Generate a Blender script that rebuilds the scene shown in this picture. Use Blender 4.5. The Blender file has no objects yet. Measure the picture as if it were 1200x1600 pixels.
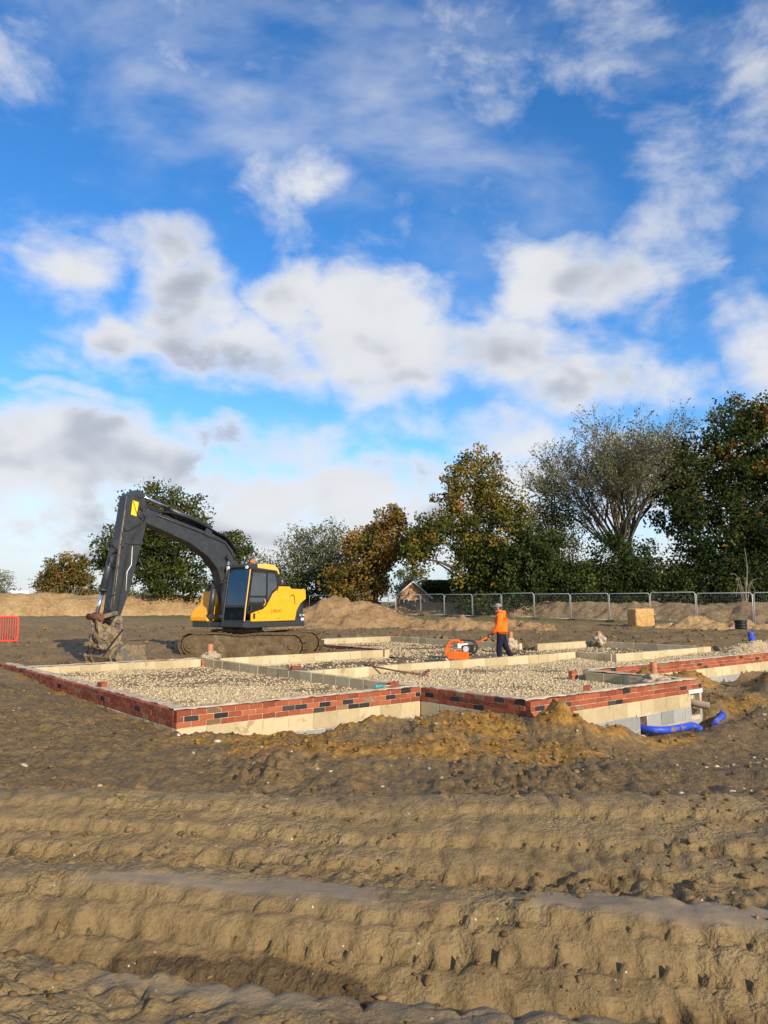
import bpy, bmesh, math, random
import numpy as np
from mathutils import Vector, Matrix

random.seed(7)
RNG = np.random.default_rng(7)
sc = bpy.context.scene
COL = sc.collection
R = math.radians

# ------------------------------------------------------------------ camera
cam = bpy.data.cameras.new('camera')
cam.sensor_fit = 'VERTICAL'
cam.sensor_height = 36.0
cam.lens = 26.0
cam.clip_start = 0.1
cam.clip_end = 6000
camo = bpy.data.objects.new('camera', cam)
COL.objects.link(camo)
camo.location = (0, 0, 1.87)
camo.rotation_euler = (R(90 + 6.91), 0, 0)
sc.camera = camo

# ------------------------------------------------------------------ sun, sky
SUN_AZ = math.atan2(0.53, -0.85)      # clockwise from +Y
SUN_EL = R(22)
sun_dir = Vector((math.sin(SUN_AZ) * math.cos(SUN_EL), math.cos(SUN_AZ) * math.cos(SUN_EL), math.sin(SUN_EL)))
sl = bpy.data.lights.new('sun', 'SUN')
sl.energy = 5.0
sl.angle = R(0.5)
sl.color = (1.0, 0.86, 0.66)
so = bpy.data.objects.new('sun', sl)
COL.objects.link(so)
so.location = (20, -20, 30)
so.rotation_euler = (-sun_dir).to_track_quat('-Z', 'Y').to_euler()

sc.view_settings.view_transform = 'Standard'
sc.view_settings.look = 'None'
sc.view_settings.exposure = 0.36
sc.view_settings.gamma = 1.0
sc.view_settings.use_curve_mapping = False

world = bpy.data.worlds.new('World')
sc.world = world
world.use_nodes = True


class NT:
    """small helper around a node tree"""
    def __init__(self, tree):
        self.t = tree
    def n(self, typ, **kw):
        nd = self.t.nodes.new(typ)
        for k, v in kw.items():
            if k == 'inp':
                for kk, vv in v.items():
                    self.set(nd.inputs[kk], vv)
            else:
                setattr(nd, k, v)
        return nd
    def set(self, sock, v):
        if isinstance(v, bpy.types.NodeSocket):
            self.t.links.new(v, sock)
        else:
            sock.default_value = v
    def m(self, op, a, b=None, c=None, clamp=False):
        nd = self.t.nodes.new('ShaderNodeMath')
        nd.operation = op
        nd.use_clamp = clamp
        self.set(nd.inputs[0], a)
        if b is not None:
            self.set(nd.inputs[1], b)
        if c is not None:
            self.set(nd.inputs[2], c)
        return nd.outputs[0]
    def mix(self, f, a, b, blend='MIX'):
        nd = self.t.nodes.new('ShaderNodeMix')
        nd.data_type = 'RGBA'
        nd.blend_type = blend
        self.set(nd.inputs['Factor'], f)
        ca = [s for s in nd.inputs if s.name == 'A' and s.type == 'RGBA'][0]
        cb = [s for s in nd.inputs if s.name == 'B' and s.type == 'RGBA'][0]
        for s, v in ((ca, a), (cb, b)):
            if isinstance(v, tuple) and len(v) == 3:
                v = v + (1,)
            self.set(s, v)
        return [s for s in nd.outputs if s.type == 'RGBA'][0]
    def ramp(self, f, stops, interp='LINEAR'):
        nd = self.t.nodes.new('ShaderNodeValToRGB')
        nd.color_ramp.interpolation = interp
        el = nd.color_ramp.elements
        while len(el) > 1:
            el.remove(el[-1])
        el[0].position = stops[0][0]
        el[0].color = (*stops[0][1], 1)
        for p, c in stops[1:]:
            e = el.new(p)
            e.color = (*c, 1)
        self.set(nd.inputs[0], f)
        return nd.outputs[0]
    def sstep(self, v, lo, hi):
        nd = self.t.nodes.new('ShaderNodeMapRange')
        nd.interpolation_type = 'SMOOTHSTEP'
        self.set(nd.inputs[0], v)
        nd.inputs[1].default_value = lo
        nd.inputs[2].default_value = hi
        return nd.outputs[0]
    def noise(self, vec, scale, detail=4, rough=0.55, dist=0.0):
        nd = self.t.nodes.new('ShaderNodeTexNoise')
        if vec is not None:
            self.set(nd.inputs['Vector'], vec)
        nd.inputs['Scale'].default_value = scale
        nd.inputs['Detail'].default_value = detail
        nd.inputs['Roughness'].default_value = rough
        nd.inputs['Distortion'].default_value = dist
        return nd.outputs[0]


# cloud masses: azimuth, elevation, angular half sizes (degrees), weight
CLOUDS = [(-24.0,23.6,5.0,2.2,0.45), (-18.0,25.4,5.6,2.8,0.70), (-14.8,21.4,5.6,4.6,0.92), (-9.5,18.2,8.0,3.2,0.92), (-7.2,23.3,3.4,2.6,0.75),
          (-0.8,22.6,6.4,3.6,0.92), (1.0,18.8,9.0,4.4,0.92), (9.5,18.2,9.0,4.0,0.88), (17.0,15.8,10.0,3.4,0.85), (-3.5,20.0,6.0,3.2,0.7),
          (14.7,23.6,6.0,3.8,0.72), (24.0,27.2,6.5,5.0,0.36), (29.5,33.5,6.0,9.0,0.22),
          (-19.6,19.0,2.4,2.2,0.6), (-25.0,17.2,2.4,1.6,0.45), (-8.2,31.5,6.0,3.0,0.42), (-26.5,34.6,8.0,4.0,0.36), (15.5,37.5,13.0,6.5,0.26),
          (27.6,18.3,3.6,5.0,0.60), (-24.6,14.9,8.5,0.8,0.5), (-22.0,11.0,15.0,4.2,0.85), (-10.5,12.4,9.0,2.6,0.70), (-8.0,6.5,30.0,5.0,0.70), (8.0,12.2,7.5,2.6,0.65), (0.5,9.6,8.0,2.6,0.60), (22.0,9.0,14.0,4.0,0.5)]

wt = NT(world.node_tree)
world.node_tree.nodes.clear()
sky = wt.n('ShaderNodeTexSky', sky_type='NISHITA', sun_disc=False)
sky.sun_elevation = SUN_EL
sky.sun_rotation = SUN_AZ
sky.altitude = 50
sky.air_density = 1.0
sky.dust_density = 0.2
sky.ozone_density = 3.5
geo = wt.n('ShaderNodeTexCoord')
d = wt.n('ShaderNodeVectorMath', operation='NORMALIZE', inp={0: geo.outputs['Generated']}).outputs[0]
sx = wt.n('ShaderNodeSeparateXYZ', inp={0: d}).outputs
az = wt.m('MULTIPLY', wt.m('ARCTAN2', sx[0], sx[1]), 57.2958)
el = wt.m('MULTIPLY', wt.m('ARCSINE', sx[2]), 57.2958)
ae = wt.n('ShaderNodeCombineXYZ', inp={0: az, 1: el, 2: 0.0}).outputs[0]
# soft warping gives the masses ragged outlines
nz = wt.n('ShaderNodeTexNoise', inp={'Vector': d, 'Scale': 8.0, 'Detail': 3.0})
ww = wt.n('ShaderNodeVectorMath', operation='MULTIPLY_ADD', inp={0: nz.outputs['Color'], 1: (9.0, 6.0, 0.0), 2: (-4.5, -3.0, 0.0)}).outputs[0]
ae = wt.n('ShaderNodeVectorMath', operation='ADD', inp={0: ae, 1: ww}).outputs[0]
tot = None
for (a0, e0, ra, re, amp) in CLOUDS:
    q = wt.n('ShaderNodeVectorMath', operation='MULTIPLY_ADD', inp={0: ae, 1: (1 / ra, 1 / re, 0), 2: (-a0 / ra, -e0 / re, 0)}).outputs[0]
    q = wt.n('ShaderNodeVectorMath', operation='DOT_PRODUCT', inp={0: q, 1: q}).outputs['Value']
    w = wt.m('MULTIPLY_ADD', q, -amp, amp)
    tot = wt.m('MAXIMUM', w, 0.0) if tot is None else wt.m('MAXIMUM', tot, w)
# the same broken cover goes on all round, outside the stretch in view
outside = wt.m('MAXIMUM', wt.sstep(wt.m('ABSOLUTE', az), 32.0, 50.0), wt.sstep(el, 44.0, 60.0))
big = wt.noise(d, 3.2, 1)
tot = wt.m('MULTIPLY_ADD', wt.m('MULTIPLY', wt.sstep(big, 0.42, 0.66), 0.9), outside, tot)
deck = wt.m('SUBTRACT', 1.0, wt.sstep(el, 8.0, 16.0))
tot = wt.m('MULTIPLY_ADD', deck, 0.30, wt.m('MULTIPLY', tot, 0.92))
v = wt.n('ShaderNodeVectorMath', operation='MULTIPLY', inp={0: d, 1: (1, 1, 1.6)}).outputs[0]
fb = wt.noise(v, 7.0, 7, 0.58, 0.2)
voff = wt.n('ShaderNodeVectorMath', operation='ADD', inp={0: v, 1: (0.035, -0.01, 0.060)}).outputs[0]
fo = wt.noise(voff, 6.0, 3, 0.5, 0.2)
c1 = wt.m('MULTIPLY_ADD', wt.m('SUBTRACT', fb, 0.5), 2.6, tot)
alpha = wt.sstep(c1, -0.05, 0.88)
# thin streaked veil in the upper sky
vs = wt.n('ShaderNodeMapping', inp={'Vector': d, 'Rotation': (0.0, 0.5, 0.3), 'Scale': (2.2, 5.0, 5.0)}).outputs[0]
veil = wt.sstep(wt.noise(vs, 1.5, 5, 0.55, 0.1), 0.44, 0.84)
veil = wt.m('MULTIPLY', veil, wt.m('MULTIPLY_ADD', wt.sstep(el, 16.0, 36.0), 0.62, 0.10))
hor = wt.m('MULTIPLY', wt.m('SUBTRACT', 1.0, wt.sstep(el, 0.0, 9.0)), 0.85)
alpha = wt.m('MULTIPLY', wt.m('MAXIMUM', alpha, veil), 0.97)
# thick parts turn grey where the cloud towards the sun stands in the way
grey = wt.m('MULTIPLY_ADD', wt.m('SUBTRACT', fo, 0.5), 2.6, wt.m('MULTIPLY', tot, 0.55))
grey = wt.m('MULTIPLY_ADD', deck, -0.22, grey)
shade = wt.m('MULTIPLY', wt.sstep(grey, -0.20, 0.95), wt.sstep(c1, 0.25, 0.95))
ccol = wt.ramp(shade, [(0.0, (9.2, 9.3, 9.6)), (0.30, (8.6, 8.7, 9.0)), (0.62, (6.0, 6.3, 7.0)), (1.0, (4.3, 4.7, 5.5))])
skyc = wt.n('ShaderNodeHueSaturation', inp={'Hue': 0.505, 'Saturation': 1.26, 'Value': 2.35, 'Color': sky.outputs[0]}).outputs[0]
skyc = wt.mix(hor, skyc, (5.6, 6.7, 8.2))
fin = wt.mix(alpha, skyc, ccol)
bg = wt.n('ShaderNodeBackground', inp={'Color': fin, 'Strength': 0.070})
wo = wt.n('ShaderNodeOutputWorld')
world.node_tree.links.new(bg.outputs[0], wo.inputs[0])
world.cycles.sampling_method = 'MANUAL'
world.cycles.sample_map_resolution = 512

# ------------------------------------------------------------------ noise in numpy
_tab = np.random.default_rng(11).random((256, 256))


def vnoise(x, y, seed=0):
    x = x + seed * 17.31
    y = y + seed * 9.77
    xi = np.floor(x).astype(np.int64)
    yi = np.floor(y).astype(np.int64)
    fx = x - xi
    fy = y - yi
    fx = fx * fx * fx * (fx * (fx * 6 - 15) + 10)
    fy = fy * fy * fy * (fy * (fy * 6 - 15) + 10)
    x0 = xi & 255; x1 = (xi + 1) & 255
    y0 = yi & 255; y1 = (yi + 1) & 255
    a = _tab[x0, y0] * (1 - fx) + _tab[x1, y0] * fx
    b = _tab[x0, y1] * (1 - fx) + _tab[x1, y1] * fx
    return (a * (1 - fy) + b * fy) * 2 - 1


def fbm(x, y, octv=4, seed=0, gain=0.5):
    t = 0.0
    amp = 1.0
    for i in range(octv):
        c, s = math.cos(0.7 * i), math.sin(0.7 * i)
        t = t + amp * vnoise((x * c - y * s) * 2 ** i, (x * s + y * c) * 2 ** i, seed + i * 3)
        amp *= gain
    return t


_tx = np.random.default_rng(12).random((256, 256))
_ty = np.random.default_rng(13).random((256, 256))


def cell(x, y, seed=0):
    """distance to nearest feature point, and second nearest"""
    x = x + seed * 31.7
    y = y + seed * 12.9
    xi = np.floor(x).astype(np.int64)
    yi = np.floor(y).astype(np.int64)
    d1 = np.full(x.shape, 9.0)
    d2 = np.full(x.shape, 9.0)
    for i in (-1, 0, 1):
        for j in (-1, 0, 1):
            cx = xi + i
            cy = yi + j
            px = cx + _tx[cx & 255, cy & 255]
            py = cy + _ty[cx & 255, cy & 255]
            d = np.hypot(x - px, y - py)
            m = d < d1
            d2 = np.where(m, d1, np.minimum(d2, d))
            d1 = np.where(m, d, d1)
    return d1, d2


def sm(v, lo, hi):
    t = np.clip((v - lo) / (hi - lo), 0, 1)
    return t * t * (3 - 2 * t)


# ------------------------------------------------------------------ object helpers
def link(o, parent=None):
    COL.objects.link(o)
    if parent is not None:
        o.parent = parent
    return o


def tag(o, label=None, cat=None, group=None, kind=None):
    if label: o['label'] = label
    if cat: o['category'] = cat
    if group: o['group'] = group
    if kind: o['kind'] = kind
    return o


def empty(name, loc=(0, 0, 0), rz=0.0, label=None, cat=None, group=None):
    o = bpy.data.objects.new(name, None)
    o.empty_display_size = 0.2
    COL.objects.link(o)
    o.location = loc
    o.rotation_euler = (0, 0, rz)
    return tag(o, label, cat, group)


def mesh_np(name, verts, faces, mat, parent=None, smooth=False, loc=None):
    """verts (n,3) array, faces (m,k) array"""
    me = bpy.data.meshes.new(name)
    v = np.asarray(verts, dtype=np.float32)
    f = np.asarray(faces, dtype=np.int32)
    k = f.shape[1]
    me.vertices.add(len(v))
    me.vertices.foreach_set('co', v.ravel())
    me.loops.add(f.size)
    me.loops.foreach_set('vertex_index', f.ravel())
    me.polygons.add(len(f))
    me.polygons.foreach_set('loop_start', np.arange(0, f.size, k, dtype=np.int32))
    me.polygons.foreach_set('loop_total', np.full(len(f), k, dtype=np.int32))
    if smooth:
        me.polygons.foreach_set('use_smooth', np.ones(len(f), dtype=bool))
    me.update(calc_edges=True)
    if mat is not None:
        me.materials.append(mat)
    o = bpy.data.objects.new(name, me)
    link(o, parent)
    if loc is not None:
        o.location = loc
    return o


class MB:
    def __init__(self):
        self.v = []; self.f = []; self.s = []; self.mi = []
    def _add(self, vs, fs, smooth=False, mi=0):
        b = len(self.v)
        self.v += [tuple(p) for p in vs]
        for f in fs:
            self.f.append(tuple(i + b for i in f)); self.s.append(smooth); self.mi.append(mi)
        return self
    def box(self, lo, hi, M=None, mi=0):
        x0, y0, z0 = lo; x1, y1, z1 = hi
        vs = [(x0,y0,z0),(x1,y0,z0),(x1,y1,z0),(x0,y1,z0),(x0,y0,z1),(x1,y0,z1),(x1,y1,z1),(x0,y1,z1)]
        if M is not None: vs = [M @ Vector(p) for p in vs]
        return self._add(vs, [(0,3,2,1),(4,5,6,7),(0,1,5,4),(1,2,6,5),(2,3,7,6),(3,0,4,7)], mi=mi)
    def prism(self, poly, l0, l1, M=None, mi=0, inset=0.0):
        """poly of (r,z) extruded along y from l0 to l1"""
        n = len(poly)
        vs = [(r, l0, z) for r, z in poly] + [(r, l1, z) for r, z in poly]
        if M is not None: vs = [M @ Vector(p) for p in vs]
        fs = [tuple(range(n)), tuple(range(2 * n - 1, n - 1, -1))]
        for i in range(n):
            j = (i + 1) % n
            fs.append((j, i, i + n, j + n))
        return self._add(vs, fs, mi=mi)
    def tube(self, pts, rad, sides=8, smooth=True, caps=True, mi=0, squash=None):
        pts = [Vector(p) for p in pts]
        n = len(pts)
        if not hasattr(rad, '__len__'): rad = [rad] * n
        vs = []
        prev = None
        for i, p in enumerate(pts):
            t = (pts[min(i + 1, n - 1)] - pts[max(i - 1, 0)])
            if t.length < 1e-9: t = Vector((0, 0, 1))
            t.normalize()
            if prev is None:
                a = Vector((0, 0, 1)) if abs(t.z) < 0.9 else Vector((1, 0, 0))
                u = t.cross(a).normalized()
            else:
                u = (prev - t * prev.dot(t))
                u = u.normalized() if u.length > 1e-6 else t.orthogonal().normalized()
            prev = u
            w = t.cross(u)
            for k in range(sides):
                an = 2 * math.pi * k / sides
                vs.append(p + (u * math.cos(an) + w * math.sin(an)) * rad[i])
        fs = []
        for i in range(n - 1):
            for k in range(sides):
                a = i * sides + k; b = i * sides + (k + 1) % sides
                fs.append((a, b, b + sides, a + sides))
        self._add(vs, fs, smooth, mi)
        if caps:
            b = len(self.v) - len(vs)
            self.f.append(tuple(range(b + sides - 1, b - 1, -1))); self.s.append(False); self.mi.append(mi)
            e = b + (n - 1) * sides
            self.f.append(tuple(range(e, e + sides))); self.s.append(False); self.mi.append(mi)
        return self
    def blob(self, c, rad, sub=2, jit=0.0, seed=0, smooth=True, mi=0):
        bm = bmesh.new()
        bmesh.ops.create_icosphere(bm, subdivisions=sub, radius=1.0)
        rr = random.Random(seed)
        vs = []
        for v in bm.verts:
            k = 1 + (rr.random() - 0.5) * 2 * jit
            vs.append((c[0] + v.co.x * rad[0] * k, c[1] + v.co.y * rad[1] * k, c[2] + v.co.z * rad[2] * k))
        fs = [tuple(x.index for x in f.verts) for f in bm.faces]
        bm.free()
        return self._add(vs, fs, smooth, mi)
    def build(self, name, mats, parent=None, bevel=0.0, seg=2, label=None):
        me = bpy.data.meshes.new(name)
        me.from_pydata(self.v, [], self.f)
        me.polygons.foreach_set('use_smooth', self.s)
        if not isinstance(mats, (list, tuple)): mats = [mats]
        for m in mats: me.materials.append(m)
        me.polygons.foreach_set('material_index', self.mi)
        me.update()
        o = bpy.data.objects.new(name, me)
        link(o, parent)
        if bevel:
            b = o.modifiers.new('bevel', 'BEVEL'); b.width = bevel; b.segments = seg; b.limit_method = 'ANGLE'; b.angle_limit = R(35)
        if label: o['label'] = label
        return o


# ------------------------------------------------------------------ materials
def mat_new(name):
    m = bpy.data.materials.new(name)
    m.use_nodes = True
    k = NT(m.node_tree)
    p = m.node_tree.nodes['Principled BSDF']
    return m, k, p


def objco(k):
    return k.n('ShaderNodeTexCoord').outputs['Object']


def bump(k, p, h, strength=0.5, dist=0.01):
    b = k.n('ShaderNodeBump', inp={'Height': h, 'Strength': strength, 'Distance': dist})
    k.t.links.new(b.outputs[0], p.inputs['Normal'])


def mat_mud():
    m, k, p = mat_new('mud')
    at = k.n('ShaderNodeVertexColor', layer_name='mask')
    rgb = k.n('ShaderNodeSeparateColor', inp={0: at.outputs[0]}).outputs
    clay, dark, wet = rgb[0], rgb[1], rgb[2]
    grass = at.outputs['Alpha']
    co = k.n('ShaderNodeNewGeometry').outputs['Position']
    n1 = k.noise(co, 1.3, 3, 0.6)
    n2 = k.noise(co, 9.0, 4, 0.65)
    n3 = k.noise(co, 42.0, 4, 0.7)
    base = k.ramp(k.m('MULTIPLY_ADD', n2, 0.6, k.m('MULTIPLY', n1, 0.4)),
                  [(0.32, (0.100, 0.066, 0.026)), (0.46, (0.172, 0.117, 0.050)), (0.60, (0.222, 0.157, 0.071)), (0.75, (0.27, 0.197, 0.096))])
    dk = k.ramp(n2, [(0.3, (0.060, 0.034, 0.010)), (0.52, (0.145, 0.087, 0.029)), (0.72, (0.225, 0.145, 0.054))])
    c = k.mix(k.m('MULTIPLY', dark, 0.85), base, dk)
    cl = k.ramp(n2, [(0.3, (0.13, 0.062, 0.010)), (0.5, (0.265, 0.138, 0.024)), (0.7, (0.37, 0.215, 0.052))])
    cm = k.sstep(k.m('MULTIPLY_ADD', k.m('SUBTRACT', n2, 0.5), 1.0, clay), 0.28, 0.70)
    c = k.mix(cm, c, cl)
    wc = k.ramp(n1, [(0.3, (0.20, 0.150, 0.098)), (0.7, (0.265, 0.205, 0.14))])
    c = k.mix(k.m('MULTIPLY', wet, 0.6), c, wc)
    gm = k.sstep(k.m('MULTIPLY_ADD', k.m('SUBTRACT', n2, 0.5), 1.2, grass), 0.35, 0.7)
    gc = k.ramp(n3, [(0.3, (0.07, 0.075, 0.016)), (0.7, (0.16, 0.16, 0.04))])
    c = k.mix(gm, c, gc)
    c = k.mix(k.m('MULTIPLY', k.sstep(dark, 0.80, 0.98), 0.8), c, k.ramp(n2, [(0.3, (0.030, 0.019, 0.008)), (0.7, (0.085, 0.056, 0.025))]))  # near-black colour that deepens the painted shadow in the rut
    # pale flints and chalk specks
    vo = k.n('ShaderNodeTexVoronoi', feature='F1', inp={'Vector': co, 'Scale': 34.0})
    rs = k.n('ShaderNodeSeparateColor', inp={0: vo.outputs['Color']}).outputs[0]
    sp = k.m('MULTIPLY', k.m('LESS_THAN', vo.outputs['Distance'], 0.2), k.m('GREATER_THAN', rs, 0.985))
    sp = k.m('MULTIPLY', sp, k.m('SUBTRACT', 1.0, k.m('MULTIPLY', wet, 0.9)))
    c = k.mix(sp, c, (0.55, 0.50, 0.42))
    # drier crumbs stand out paler
    c = k.mix(k.m('MULTIPLY', k.m('MULTIPLY', k.m('SUBTRACT', n3, 0.44), 1.3, clamp=True), k.m('MULTIPLY', k.m('MULTIPLY_ADD', dark, -0.6, 1.0), k.m('SUBTRACT', 1.0, cm))), c, (0.272, 0.196, 0.098))
    k.set(p.inputs['Base Color'], c)
    ro = k.m('MULTIPLY_ADD', wet, -0.22, k.m('MULTIPLY_ADD', n2, 0.25, 0.62))
    k.set(p.inputs['Roughness'], ro)
    k.set(p.inputs['Specular IOR Level'], 0.35)
    # crumbs: rounded cells at two sizes on top of the noise
    wv = k.n('ShaderNodeVectorMath', operation='MULTIPLY_ADD', inp={0: k.n('ShaderNodeTexNoise', inp={'Vector': co, 'Scale': 14.0, 'Detail': 2.0}).outputs['Color'], 1: (0.05, 0.05, 0.05), 2: co}).outputs[0]
    v1 = k.n('ShaderNodeTexVoronoi', feature='F1', inp={'Vector': wv, 'Scale': 17.0}).outputs['Distance']
    v2 = k.n('ShaderNodeTexVoronoi', feature='F1', inp={'Vector': wv, 'Scale': 48.0}).outputs['Distance']
    crum = k.m('MULTIPLY_ADD', v2, -0.35, k.m('MULTIPLY', v1, -0.7))
    cmask = k.m('MULTIPLY', k.sstep(n1, 0.44, 0.64), k.m('SUBTRACT', 1.0, wet))
    cmask = k.m('MAXIMUM', cmask, k.m('MULTIPLY', dark, 0.8))
    hsum = k.m('MULTIPLY_ADD', n3, 0.55, n2)
    hsum = k.m('MULTIPLY', hsum, k.m('MULTIPLY_ADD', wet, -0.7, 1.0))
    hsum = k.m('MULTIPLY_ADD', crum, cmask, hsum)
    bump(k, p, hsum, 1.0, 0.026)
    return m


def mat_soil(name, stops, scale=6.0, bmp=0.05, speck=0.96, vs=14.0):
    m, k, p = mat_new(name)
    co = k.n('ShaderNodeNewGeometry').outputs['Position']
    n1 = k.noise(co, scale * 0.15, 4, 0.6)
    n2 = k.noise(co, scale, 7, 0.68)
    v = k.m('MULTIPLY_ADD', n2, 0.65, k.m('MULTIPLY', n1, 0.35))
    c = k.ramp(v, stops)
    vo = k.n('ShaderNodeTexVoronoi', feature='F1', inp={'Vector': co, 'Scale': vs})
    rs = k.n('ShaderNodeSeparateColor', inp={0: vo.outputs['Color']}).outputs[0]
    sp = k.m('MULTIPLY', k.m('LESS_THAN', vo.outputs['Distance'], 0.25), k.m('GREATER_THAN', rs, speck))
    c = k.mix(sp, c, (0.5, 0.44, 0.34))
    k.set(p.inputs['Base Color'], c)
    p.inputs['Roughness'].default_value = 0.9
    p.inputs['Specular IOR Level'].default_value = 0.2
    bump(k, p, n2, 0.9, bmp)
    return m


def mat_plain(name, col, rough=0.6, metal=0.0, var=0.15, scale=6.0, dirt=None, dirt_amt=0.5, spec=0.4, bmp=0.0, dscale=3.0):
    """paint, metal, plastic: base colour with wear and splashed dirt"""
    m, k, p = mat_new(name)
    co = objco(k)
    n = k.noise(co, scale, 5, 0.6)
    c0 = tuple(x * (1 - var) for x in col)
    c1 = tuple(min(1, x * (1 + var)) for x in col)
    c = k.ramp(n, [(0.3, c0), (0.7, c1)])
    k.set(p.inputs['Roughness'], k.m('MULTIPLY_ADD', n, 0.25, rough - 0.12))
    if dirt is not None:
        dn = k.noise(co, dscale, 8, 0.7, 0.4)
        lo = 0.72 - 0.45 * dirt_amt
        dm = k.sstep(dn, lo, lo + 0.18)
        dcol = k.ramp(k.noise(co, 14.0, 5, 0.65), [(0.3, tuple(x * 0.6 for x in dirt)), (0.7, tuple(min(1, x * 1.35) for x in dirt))])
        c = k.mix(dm, c, dcol)
    k.set(p.inputs['Base Color'], c)
    p.inputs['Metallic'].default_value = metal
    p.inputs['Specular IOR Level'].default_value = spec
    if bmp:
        bump(k, p, k.noise(co, scale * 4, 6, 0.65), 0.7, bmp)
    return m


def mat_piece(name, c_lo, c_mid, c_hi, rough=0.85, scale=22.0, stain=None, stain_amt=0.3, bmp=0.004):
    """brick or block: tone differs from piece to piece, blotches and mortar smears on each"""
    m, k, p = mat_new(name)
    oi = k.n('ShaderNodeObjectInfo')
    co0 = objco(k)
    offs = k.m('MULTIPLY', oi.outputs['Random'], 53.0)
    co = k.n('ShaderNodeVectorMath', operation='ADD', inp={0: co0, 1: k.n('ShaderNodeCombineXYZ', inp={0: offs, 1: offs, 2: offs}).outputs[0]}).outputs[0]
    n = k.noise(co, scale, 6, 0.65)
    v = k.m('MULTIPLY_ADD', oi.outputs['Random'], 0.5, k.m('MULTIPLY', n, 0.5))
    c = k.ramp(v, [(0.2, c_lo), (0.5, c_mid), (0.8, c_hi)])
    if stain:
        s = k.noise(co, 5.5, 6, 0.65, 0.6)
        lo = 0.72 - 0.4 * stain_amt
        c = k.mix(k.m('MULTIPLY', k.sstep(s, lo, lo + 0.14), 0.8), c, stain)
    k.set(p.inputs['Base Color'], c)
    p.inputs['Roughness'].default_value = rough
    p.inputs['Specular IOR Level'].default_value = 0.25
    bump(k, p, k.noise(co, 70.0, 5, 0.6), 0.8, bmp)
    return m


def mat_glass(name, tint=(0.17, 0.22, 0.20), refl=0.22):
    m, k, p = mat_new(name)
    t = k.n('ShaderNodeBsdfTransparent', inp={'Color': (*tint, 1)})
    g = k.n('ShaderNodeBsdfGlossy', inp={'Color': (0.9, 0.95, 1, 1), 'Roughness': 0.03})
    fr = k.n('ShaderNodeFresnel', inp={'IOR': 1.52}).outputs[0]
    f = k.m('MULTIPLY_ADD', fr, refl, 0.03 * refl, clamp=True)
    # dusty film
    co = objco(k)
    d = k.n('ShaderNodeBsdfDiffuse', inp={'Color': (0.28, 0.24, 0.18, 1)})
    mx = k.n('ShaderNodeMixShader', inp={0: f, 1: t.outputs[0], 2: g.outputs[0]})
    dn = k.m('MULTIPLY', k.sstep(k.noise(co, 4.0, 6, 0.65), 0.5, 0.85), 0.10)
    m2 = k.n('ShaderNodeMixShader', inp={0: dn, 1: mx.outputs[0], 2: d.outputs[0]})
    out = [n for n in m.node_tree.nodes if n.type == 'OUTPUT_MATERIAL'][0]
    m.node_tree.links.new(m2.outputs[0], out.inputs[0])
    return m


def mat_leaf(name, stops, trans=0.35):
    m, k, p = mat_new(name)
    at = k.n('ShaderNodeAttribute', attribute_name='tone')
    c = k.ramp(at.outputs['Fac'], stops)
    k.set(p.inputs['Base Color'], c)
    p.inputs['Roughness'].default_value = 0.75
    p.inputs['Specular IOR Level'].default_value = 0.15
    tr = k.n('ShaderNodeBsdfTranslucent', inp={'Color': c})
    mx = k.n('ShaderNodeMixShader', inp={0: trans, 1: p.outputs[0], 2: tr.outputs[0]})
    out = [n for n in m.node_tree.nodes if n.type == 'OUTPUT_MATERIAL'][0]
    m.node_tree.links.new(mx.outputs[0], out.inputs[0])
    return m


MUD = (0.17, 0.12, 0.07)
M = {}
M['mud'] = mat_mud()
M['bund'] = mat_soil('bund_soil', [(0.3, (0.16, 0.10, 0.045)), (0.5, (0.30, 0.20, 0.095)), (0.7, (0.42, 0.30, 0.16))], 3.0, 0.12, 0.9, 5.0)
M['bund2'] = mat_soil('bund_soil_brown', [(0.3, (0.12, 0.083, 0.045)), (0.5, (0.21, 0.145, 0.078)), (0.7, (0.31, 0.225, 0.125))], 3.0, 0.12, 0.9, 5.0)
M['heap'] = mat_soil('heap_soil', [(0.3, (0.14, 0.085, 0.04)), (0.5, (0.26, 0.165, 0.082)), (0.7, (0.36, 0.25, 0.135))], 5.0, 0.10, 0.93, 8.0)
M['sand'] = mat_soil('sand_block', [(0.3, (0.32, 0.19, 0.07)), (0.5, (0.46, 0.29, 0.115)), (0.7, (0.55, 0.37, 0.17))], 7.0, 0.05, 0.97, 14.0)
M['clod'] = mat_soil('clod_soil', [(0.3, (0.06, 0.04, 0.022)), (0.5, (0.13, 0.09, 0.052)), (0.7, (0.22, 0.16, 0.10))], 18.0, 0.02, 1.1, 40.0)
M['clay'] = mat_soil('clay_soil', [(0.3, (0.20, 0.11, 0.03)), (0.5, (0.33, 0.20, 0.062)), (0.7, (0.45, 0.30, 0.12))], 16.0, 0.02, 1.1, 40.0)
M['gravelbed'] = mat_soil('gravel_bed', [(0.3, (0.30, 0.228, 0.13)), (0.5, (0.43, 0.34, 0.205)), (0.7, (0.52, 0.42, 0.27))], 24.0, 0.03, 0.6, 30.0)
def _bed_dirt():
    m = M['gravelbed']; k = NT(m.node_tree); p = m.node_tree.nodes['Principled BSDF']
    src = p.inputs['Base Color'].links[0].from_socket
    at = k.n('ShaderNodeAttribute', attribute_name='earth')
    co = k.n('ShaderNodeNewGeometry').outputs['Position']
    e = k.sstep(k.m('MULTIPLY_ADD', k.m('SUBTRACT', k.noise(co, 7.0, 5, 0.65), 0.5), 0.9, at.outputs['Fac']), 0.25, 0.75)
    k.set(p.inputs['Base Color'], k.mix(e, src, (0.20, 0.145, 0.083)))


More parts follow.
